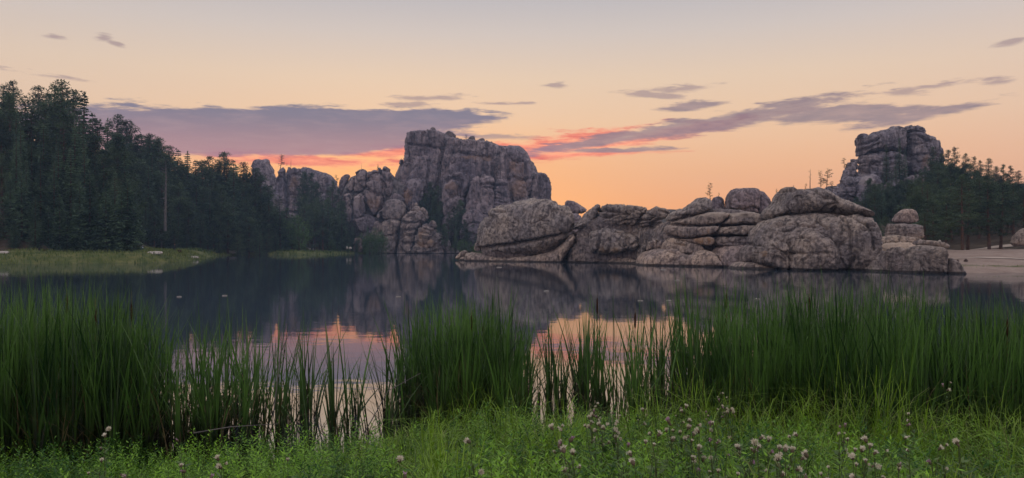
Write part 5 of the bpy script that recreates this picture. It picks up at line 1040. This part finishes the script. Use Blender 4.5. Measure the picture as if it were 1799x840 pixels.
# ------------------------------------------------------------------ bank plants
def bankz(x, y): return bank_z(x, y, lake_sd(x, y))
def bank_plants():
    r = np.random.default_rng(21)
    def field(name, label, n, ymin, ymax, h, w, lean, matl, dens, seg=5, curl=0.5):
        y = r.uniform(ymin, ymax, n); px = r.uniform(-380, 2180, n); x = (px - CX) / F * y
        k = r.random(n) < dens(px, y); x, y, px = x[k], y[k], px[k]; m = len(x); z = bankz(x, y)
        k = z > -0.12; x, y, z, px = x[k], y[k], z[k], px[k]; m = len(x)
        hh = h * r.uniform(0.55, 1.25, m) * (1 + 1.1 * fbm(np.stack([x * 1.1, y * 0.9, x * 0], 1), 31, 3)) * np.interp(px, [0, 300, 520, 660, 760, 1000, 1300, 1799], [0.6, 0.6, 0.58, 0.72, 1.3, 1.15, 1.15, 1.15]) * (1 + np.interp(px, [0, 450, 690, 900, 1100, 1250, 1799], [0, 0, 0.1, 0.35, 0.25, 0.8, 0.9]) * sst(7.2, 9.0, y))
        V, Q, T = blades(np.stack([x, y, z - 0.03], 1), np.maximum(hh, 0.1), w * r.uniform(0.6, 1.3, m), lean * r.uniform(0.3, 1.6, m), r.uniform(0, 6.28, m), seg, curl)
        link(name, mesh(name, V, Q, attrs={'t': T}, mats=[M[matl]]), None, label, 'grass', kind='stuff')
    field('bank_grass', 'lush green grass covering the near bank', 39000, 3.6, 11.4, 0.50, 0.009, 0.45, 'grass', lambda px, y: np.clip(0.75 + 0 * px, 0, 1))
    field('pale_grass', 'pale arching grass stalks mixed into the near bank', 8500, 3.8, 11.0, 0.58, 0.006, 0.75, 'drygrass', lambda px, y: np.interp(px, [0, 500, 1100, 1400, 1800], [0.15, 0.25, 0.35, 0.95, 1.0]), 6, 0.75)
    field('arching_grass', 'long arching yellowish green grass at the edge of the bank', 6800, 6.5, 11.3, 0.66, 0.010, 0.9, 'grass', lambda px, y: np.interp(px, [0, 420, 690, 760, 950, 1150, 1300, 1800], [0.05, 0.05, 0.15, 1.0, 0.7, 0.4, 0.9, 0.9]), 7, 0.85)
    # leafy weeds
    def weed_mesh(seed):
        q = np.random.default_rng(seed); parts = []; C = []; Dv = []; W = []; LN = []
        for s_ in range(int(q.integers(5, 9))):
            b = q.normal(0, 0.09, 2); h = q.uniform(0.28, 0.56); ln = q.normal(0, 0.07, 2)
            P = lambda t: np.array((b[0] + ln[0] * t * t, b[1] + ln[1] * t * t, h * t))
            parts.append(tube([P(-0.1), P(0.5), P(1)], [0.003, 0.0022, 0.001], 4))
            m = int(h / 0.013)
            for j in range(m):
                t = 0.18 + 0.82 * (j + q.random()) / m; a = 2.4 * j + q.normal(0, 0.3); up = 0.25 + 0.9 * max(0, t - 0.6) + q.normal(0, 0.2)
                d = np.array((math.cos(a), math.sin(a), up)); C.append(P(t)); Dv.append(d / np.linalg.norm(d)); W.append(np.array((-math.sin(a), math.cos(a), q.normal(0, 0.25)))); LN.append(q.uniform(0.045, 0.085) * (1.15 - 0.55 * t))
        C, Dv, W, LN = map(np.array, (C, Dv, W, LN)); lv, lq = kites(C, Dv, unit(W), LN, LN * 0.30)
        st = joinq(parts); return mesh('stems', st[0], st[1], True, mats=[M['stem']]), mesh('leaves', lv, lq, mats=[M['weed']])
    WM = [weed_mesh(400 + k) for k in range(7)]
    cnt = 0; spots = []
    for _ in range(6000):
        if cnt >= 290: break
        y = 3.9 + 6.2 * r.random() ** 1.1; px = r.uniform(-60, 1860); x = (px - CX) / F * y
        if r.random() > np.interp(px, [0, 450, 700, 960, 1250, 1450, 1800], [1.0, 1.0, 0.45, 0.9, 0.75, 0.4, 0.3]): continue
        z = float(bankz(np.array([x]), np.array([y]))[0])
        if z < 0.02 or any((x - a) ** 2 + (y - b) ** 2 < 0.15 ** 2 for a, b in spots): continue
        spots.append((x, y)); st, lf = WM[int(r.integers(0, 7))]
        lb, gr = ('leafy bright green weed in the left part of the bank, before the dark cattails', 'weeds at the left of the bank') if px < 620 else (('leafy bright green weed growing among the thistles', 'weeds among the thistles') if px < 1330 else ('leafy green weed scattered in the pale grass below the tall cattails', 'weeds in the pale grass'))
        k = r.uniform(0.8, 1.35) * float(np.interp(px, [0, 420, 650], [0.8, 0.82, 1.0])); lb = ('knee-high ' if k > 1.1 else ('mid-sized ' if k > 0.88 else 'low ')) + lb; gr = lb
        o = empty('leafy_weed', (x, y, z - 0.02), lb, 'weed', gr); o.rotation_euler = (r.normal(0, 0.08), r.normal(0, 0.08), r.random() * 6.28); o.scale = (k, k, k)
        link('stems', st, o); link('leaves', lf, o); cnt += 1
    acc = []; off = 0
    for _ in range(430):
        y = r.uniform(4.0, 10.4); px = r.uniform(-300, 2100); x = (px - CX) / F * y; z = float(bankz(np.array([x]), np.array([y]))[0])
        if z < 0.02 or r.random() > np.interp(px, [0, 500, 800, 1000, 1400, 1800], [1.0, 0.9, 0.55, 1.0, 0.8, 0.6]): continue
        lf = WM[int(r.integers(0, 7))][1]; V = np.empty(len(lf.vertices) * 3, np.float32); lf.vertices.foreach_get('co', V); V = V.reshape(-1, 3) * r.uniform(0.8, 1.4) * np.interp(px, [0, 420, 650], [0.8, 0.82, 1.0])
        a = r.random() * 6.28; c, s_ = math.cos(a), math.sin(a)
        acc.append((np.stack([V[:, 0] * c - V[:, 1] * s_ + x, V[:, 0] * s_ + V[:, 1] * c + y, V[:, 2] + z - 0.02], 1), np.arange(len(V)).reshape(-1, 4) + off)); off += len(V)
    link('leafy_ground_cover', mesh('leafy_ground_cover', np.concatenate([q[0] for q in acc]), np.concatenate([q[1] for q in acc]), mats=[M['weed']]), None, 'mixed leafy green ground cover filling the bank between the weeds', 'ground cover', kind='stuff')
    # thistles
    def head_mesh(seed, petal, m=70):
        q = np.random.default_rng(seed); v = []; f = []; th = np.linspace(0, 6.283, 9)[:-1]
        for zz, rr in ((0, .003), (.006, .0085), (.014, .010), (.020, .0075), (.024, .006)):
            for a in th: v.append((rr * math.cos(a), rr * math.sin(a), zz))
        for j in range(4):
            for k in range(8): f.append((j * 8 + k, j * 8 + (k + 1) % 8, (j + 1) * 8 + (k + 1) % 8, (j + 1) * 8 + k))
        mi = [0] * len(f)
        d = unit(q.normal(0, 0.75 if not petal else 0.42, (m, 3)) * np.array((1, 1, 0.35)) + np.array((0, 0, 0.75)))
        kv, kq = kites(np.array([[0, 0, 0.020]] * m) + q.normal(0, 0.002, (m, 3)), d, unit(q.normal(size=(m, 3))), q.uniform(0.014, 0.023, m), np.full(m, 0.0055))
        return mesh('flower_head', np.concatenate([v, kv]), np.concatenate([np.array(f), kq + len(v)]), mats=[M['bract'], M['petal' if petal else 'fluff']], midx=np.concatenate([mi, np.ones(m, int)]))
    HM = [head_mesh(500, False), head_mesh(501, False, 110), head_mesh(502, False, 45), head_mesh(510, True), head_mesh(511, True, 9)]
    def thistle(px, py, label, nh, spread=1.0, pink=0.15, hpref=0.76):
        best = None
        for y in np.arange(4.0, 9.2, 0.1):
            x = (px - CX) / F * y; g = float(bankz(np.array([x]), np.array([y]))[0]); h = CAMZ + (HY - py) / F * y - g
            if best is None or abs(h - hpref) < abs(best[2] - hpref): best = (x, y, h, g)
        x, y, h, g = best; h = max(h, 0.35)
        o = empty('thistle', (x, y, g), label, 'thistle', 'thistles on the bank')
        q = np.random.default_rng(int(px * 7 + py)); parts = [tube([(0, 0, -0.05), (0.01, 0.0, h * 0.5), (0.0, 0.02, h * 0.8)], [0.005, 0.004, 0.003], 5)]
        heads = []
        for k in range(nh):
            a = q.random() * 6.283; rr = q.uniform(0.008, 0.07) * spread; t0 = q.uniform(0.5, 0.8) * h; e = np.array((math.cos(a) * rr, math.sin(a) * rr, h - q.random() ** 1.3 * 0.30))
            parts.append(tube([(0.005, 0.01, t0), (e[0] * 0.6, e[1] * 0.6, (t0 + e[2]) / 2), e], [0.0026, 0.002, 0.0016], 4)); heads.append((e, a, q.uniform(0.5, 1.35), q.random() < pink))
        st = joinq(parts); link('stem', mesh('stem', st[0], st[1], True, mats=[M['stem']]), o)
        m = int(h * 80); t = q.uniform(0.08, 0.95, m); a = q.random(m) * 6.283; d = unit(np.stack([np.cos(a), np.sin(a), q.uniform(0.0, 0.7, m)], 1))
        lv, lq = kites(np.stack([0 * t, 0 * t + 0.01, t * h * 0.85], 1), d, unit(np.stack([-np.sin(a), np.cos(a), q.normal(0, 0.4, m)], 1)), q.uniform(0.07, 0.15, m) * (1.2 - 0.7 * t), q.uniform(0.016, 0.03, m))
        link('leaves', mesh('leaves', lv, lq, mats=[M['thistle_leaf']]), o)
        for e, a, k, pk in heads:
            c = link('flower_head', HM[3] if pk else HM[(0, 1, 1, 2, 4)[int(q.integers(0, 5))]], o); c.location = e; c.scale = (k, k, k); c.rotation_euler = (q.normal(0, 0.6), q.normal(0, 0.6), a)
    A = 'thistle gone to pale down at the left of the bank, before the dark cattails'; B = 'thistle with dense pale seed heads in the middle of the bank'; C_ = 'thistle with pale and pinkish heads among the tall grass below the capped boulder'; D_ = 'small thistle with scattered heads in the pale grass at the right of the bank'; E_ = 'low thistle poking out of the weeds below the bright water gap'
    for px, py, lb, nh in ((182, 757, A, 7), (172, 792, A, 5), (222, 790, A, 3), (388, 796, A, 6), (372, 806, A, 5), (345, 816, A, 3), (322, 775, A, 2), (335, 810, A, 3), (508, 800, E_, 3), (497, 815, E_, 3), (716, 796, E_, 3), (720, 828, E_, 3), (815, 818, E_, 4), (832, 775, E_, 2),
                           (985, 750, B, 9), (1000, 768, B, 9), (1010, 780, B, 5), (1040, 722, B, 8), (1058, 730, B, 9), (1078, 728, B, 10), (1050, 698, B, 5), (1045, 745, B, 4), (1085, 742, B, 5), (1122, 706, B, 4), (1130, 785, B, 4), (1095, 770, B, 4), (1152, 765, B, 4), (1195, 715, B, 5),
                           (1265, 690, C_, 9), (1275, 686, C_, 6), (1285, 722, C_, 7), (1240, 722, C_, 6), (1215, 742, C_, 8), (1198, 738, C_, 7), (1180, 740, C_, 6), (1228, 752, C_, 6), (1258, 742, C_, 5), (1252, 765, C_, 5), (1300, 745, C_, 3), (1270, 790, C_, 7), (1290, 800, C_, 7), (1238, 792, C_, 5), (1310, 775, C_, 6), (1350, 762, C_, 5), (1365, 770, C_, 5), (1390, 760, C_, 5), (1405, 788, C_, 5), (1380, 790, C_, 5), (1335, 785, C_, 4),
                           (1480, 745, D_, 6), (1475, 758, D_, 5), (1520, 775, D_, 6), (1538, 768, D_, 6), (1500, 800, D_, 6), (1520, 815, D_, 4), (1592, 738, D_, 4), (1605, 730, D_, 3), (1640, 770, D_, 3), (1690, 772, D_, 4), (1660, 775, D_, 3), (1600, 775, D_, 3), (1580, 815, D_, 5), (1450, 790, D_, 4), (1460, 815, D_, 4), (1665, 665, D_, 4), (1430, 805, D_, 4), (1700, 815, D_, 2)):
        thistle(px, py, lb, max(2, int(nh * 0.9)) if px > 900 else max(2, int(nh * 0.7)), 1.0, 0.03 if px < 1150 else 0.10)
    # bent and fallen dead reeds
    for px, py, Dd, L_, tilt, lb in ((480, 690, 10.2, 1.0, 0.18, 'pale dead reed standing before the dark left cattails'), (340, 758, 9.6, 0.9, 1.45, 'pale dead reed lying flat at the foot of the cattails'), (640, 720, 10.4, 0.8, 0.9, 'broken dry reed leaning over the bright gap')):
        p = P3(px, py, Dd); v, q = tube([(0, 0, -0.3 if tilt < 1 else -0.02), (L_ * 0.5 * math.sin(tilt), 0, L_ * 0.5 * math.cos(tilt)), (L_ * math.sin(tilt) + 0.1, 0.05, L_ * math.cos(tilt) - 0.03)], [0.008, 0.006, 0.003], 5)
        link('dead_reed', mesh('dead_reed', v, q, True, mats=[M['deadwood']]), None, lb, 'reed', loc=tuple(p))
    # pale tubes standing in for bright ripple glints on the water
    for i, (px, py) in enumerate(((1165, 474), (1190, 493), (877, 470), (1175, 529), (1125, 529), (700, 522), (395, 520), (315, 522), (960, 512), (1330, 526))):
        Dd = CAMZ * F / (py - HY); p = P3(px, py, Dd); l = 9 / F * Dd
        v, q = tube([(-l / 2, 0, 0.006), (0, 0.05, 0.02), (l / 2, -0.04, 0.006)], [0.01 + Dd * 0.0004] * 3, 5)
        link('ripple_glint', mesh('ripple_glint', v, q, True, mats=[M['pale_stone']]), None, 'short pale streak standing in for a ripple glint on the calm water', 'reed', 'ripple glints on the lake', loc=(p[0], p[1], 0.01))
bank_plants()

# ------------------------------------------------------------------ evening haze
def haze():
    m, nt, out = mat('evening_haze'); v = nd(nt, 'ShaderNodeVolumePrincipled')
    v.inputs['Color'].default_value = (0.45, 0.66, 1.0, 1); v.inputs['Density'].default_value = 0.0003; v.inputs['Anisotropy'].default_value = 0.2
    nt.links.new(v.outputs[0], out.inputs['Volume'])
    x0, x1, y0, y1, z0, z1 = -720, 720, -80, 820, -4, 75
    V = [(x, y, z) for z in (z0, z1) for y in (y0, y1) for x in (x0, x1)]
    link('haze', mesh('haze', V, [(0, 2, 3, 1), (4, 5, 7, 6), (0, 1, 5, 4), (2, 6, 7, 3), (0, 4, 6, 2), (1, 3, 7, 5)], mats=[m]), None, 'thin bluish evening haze over the lake', 'haze', kind='stuff')
haze()
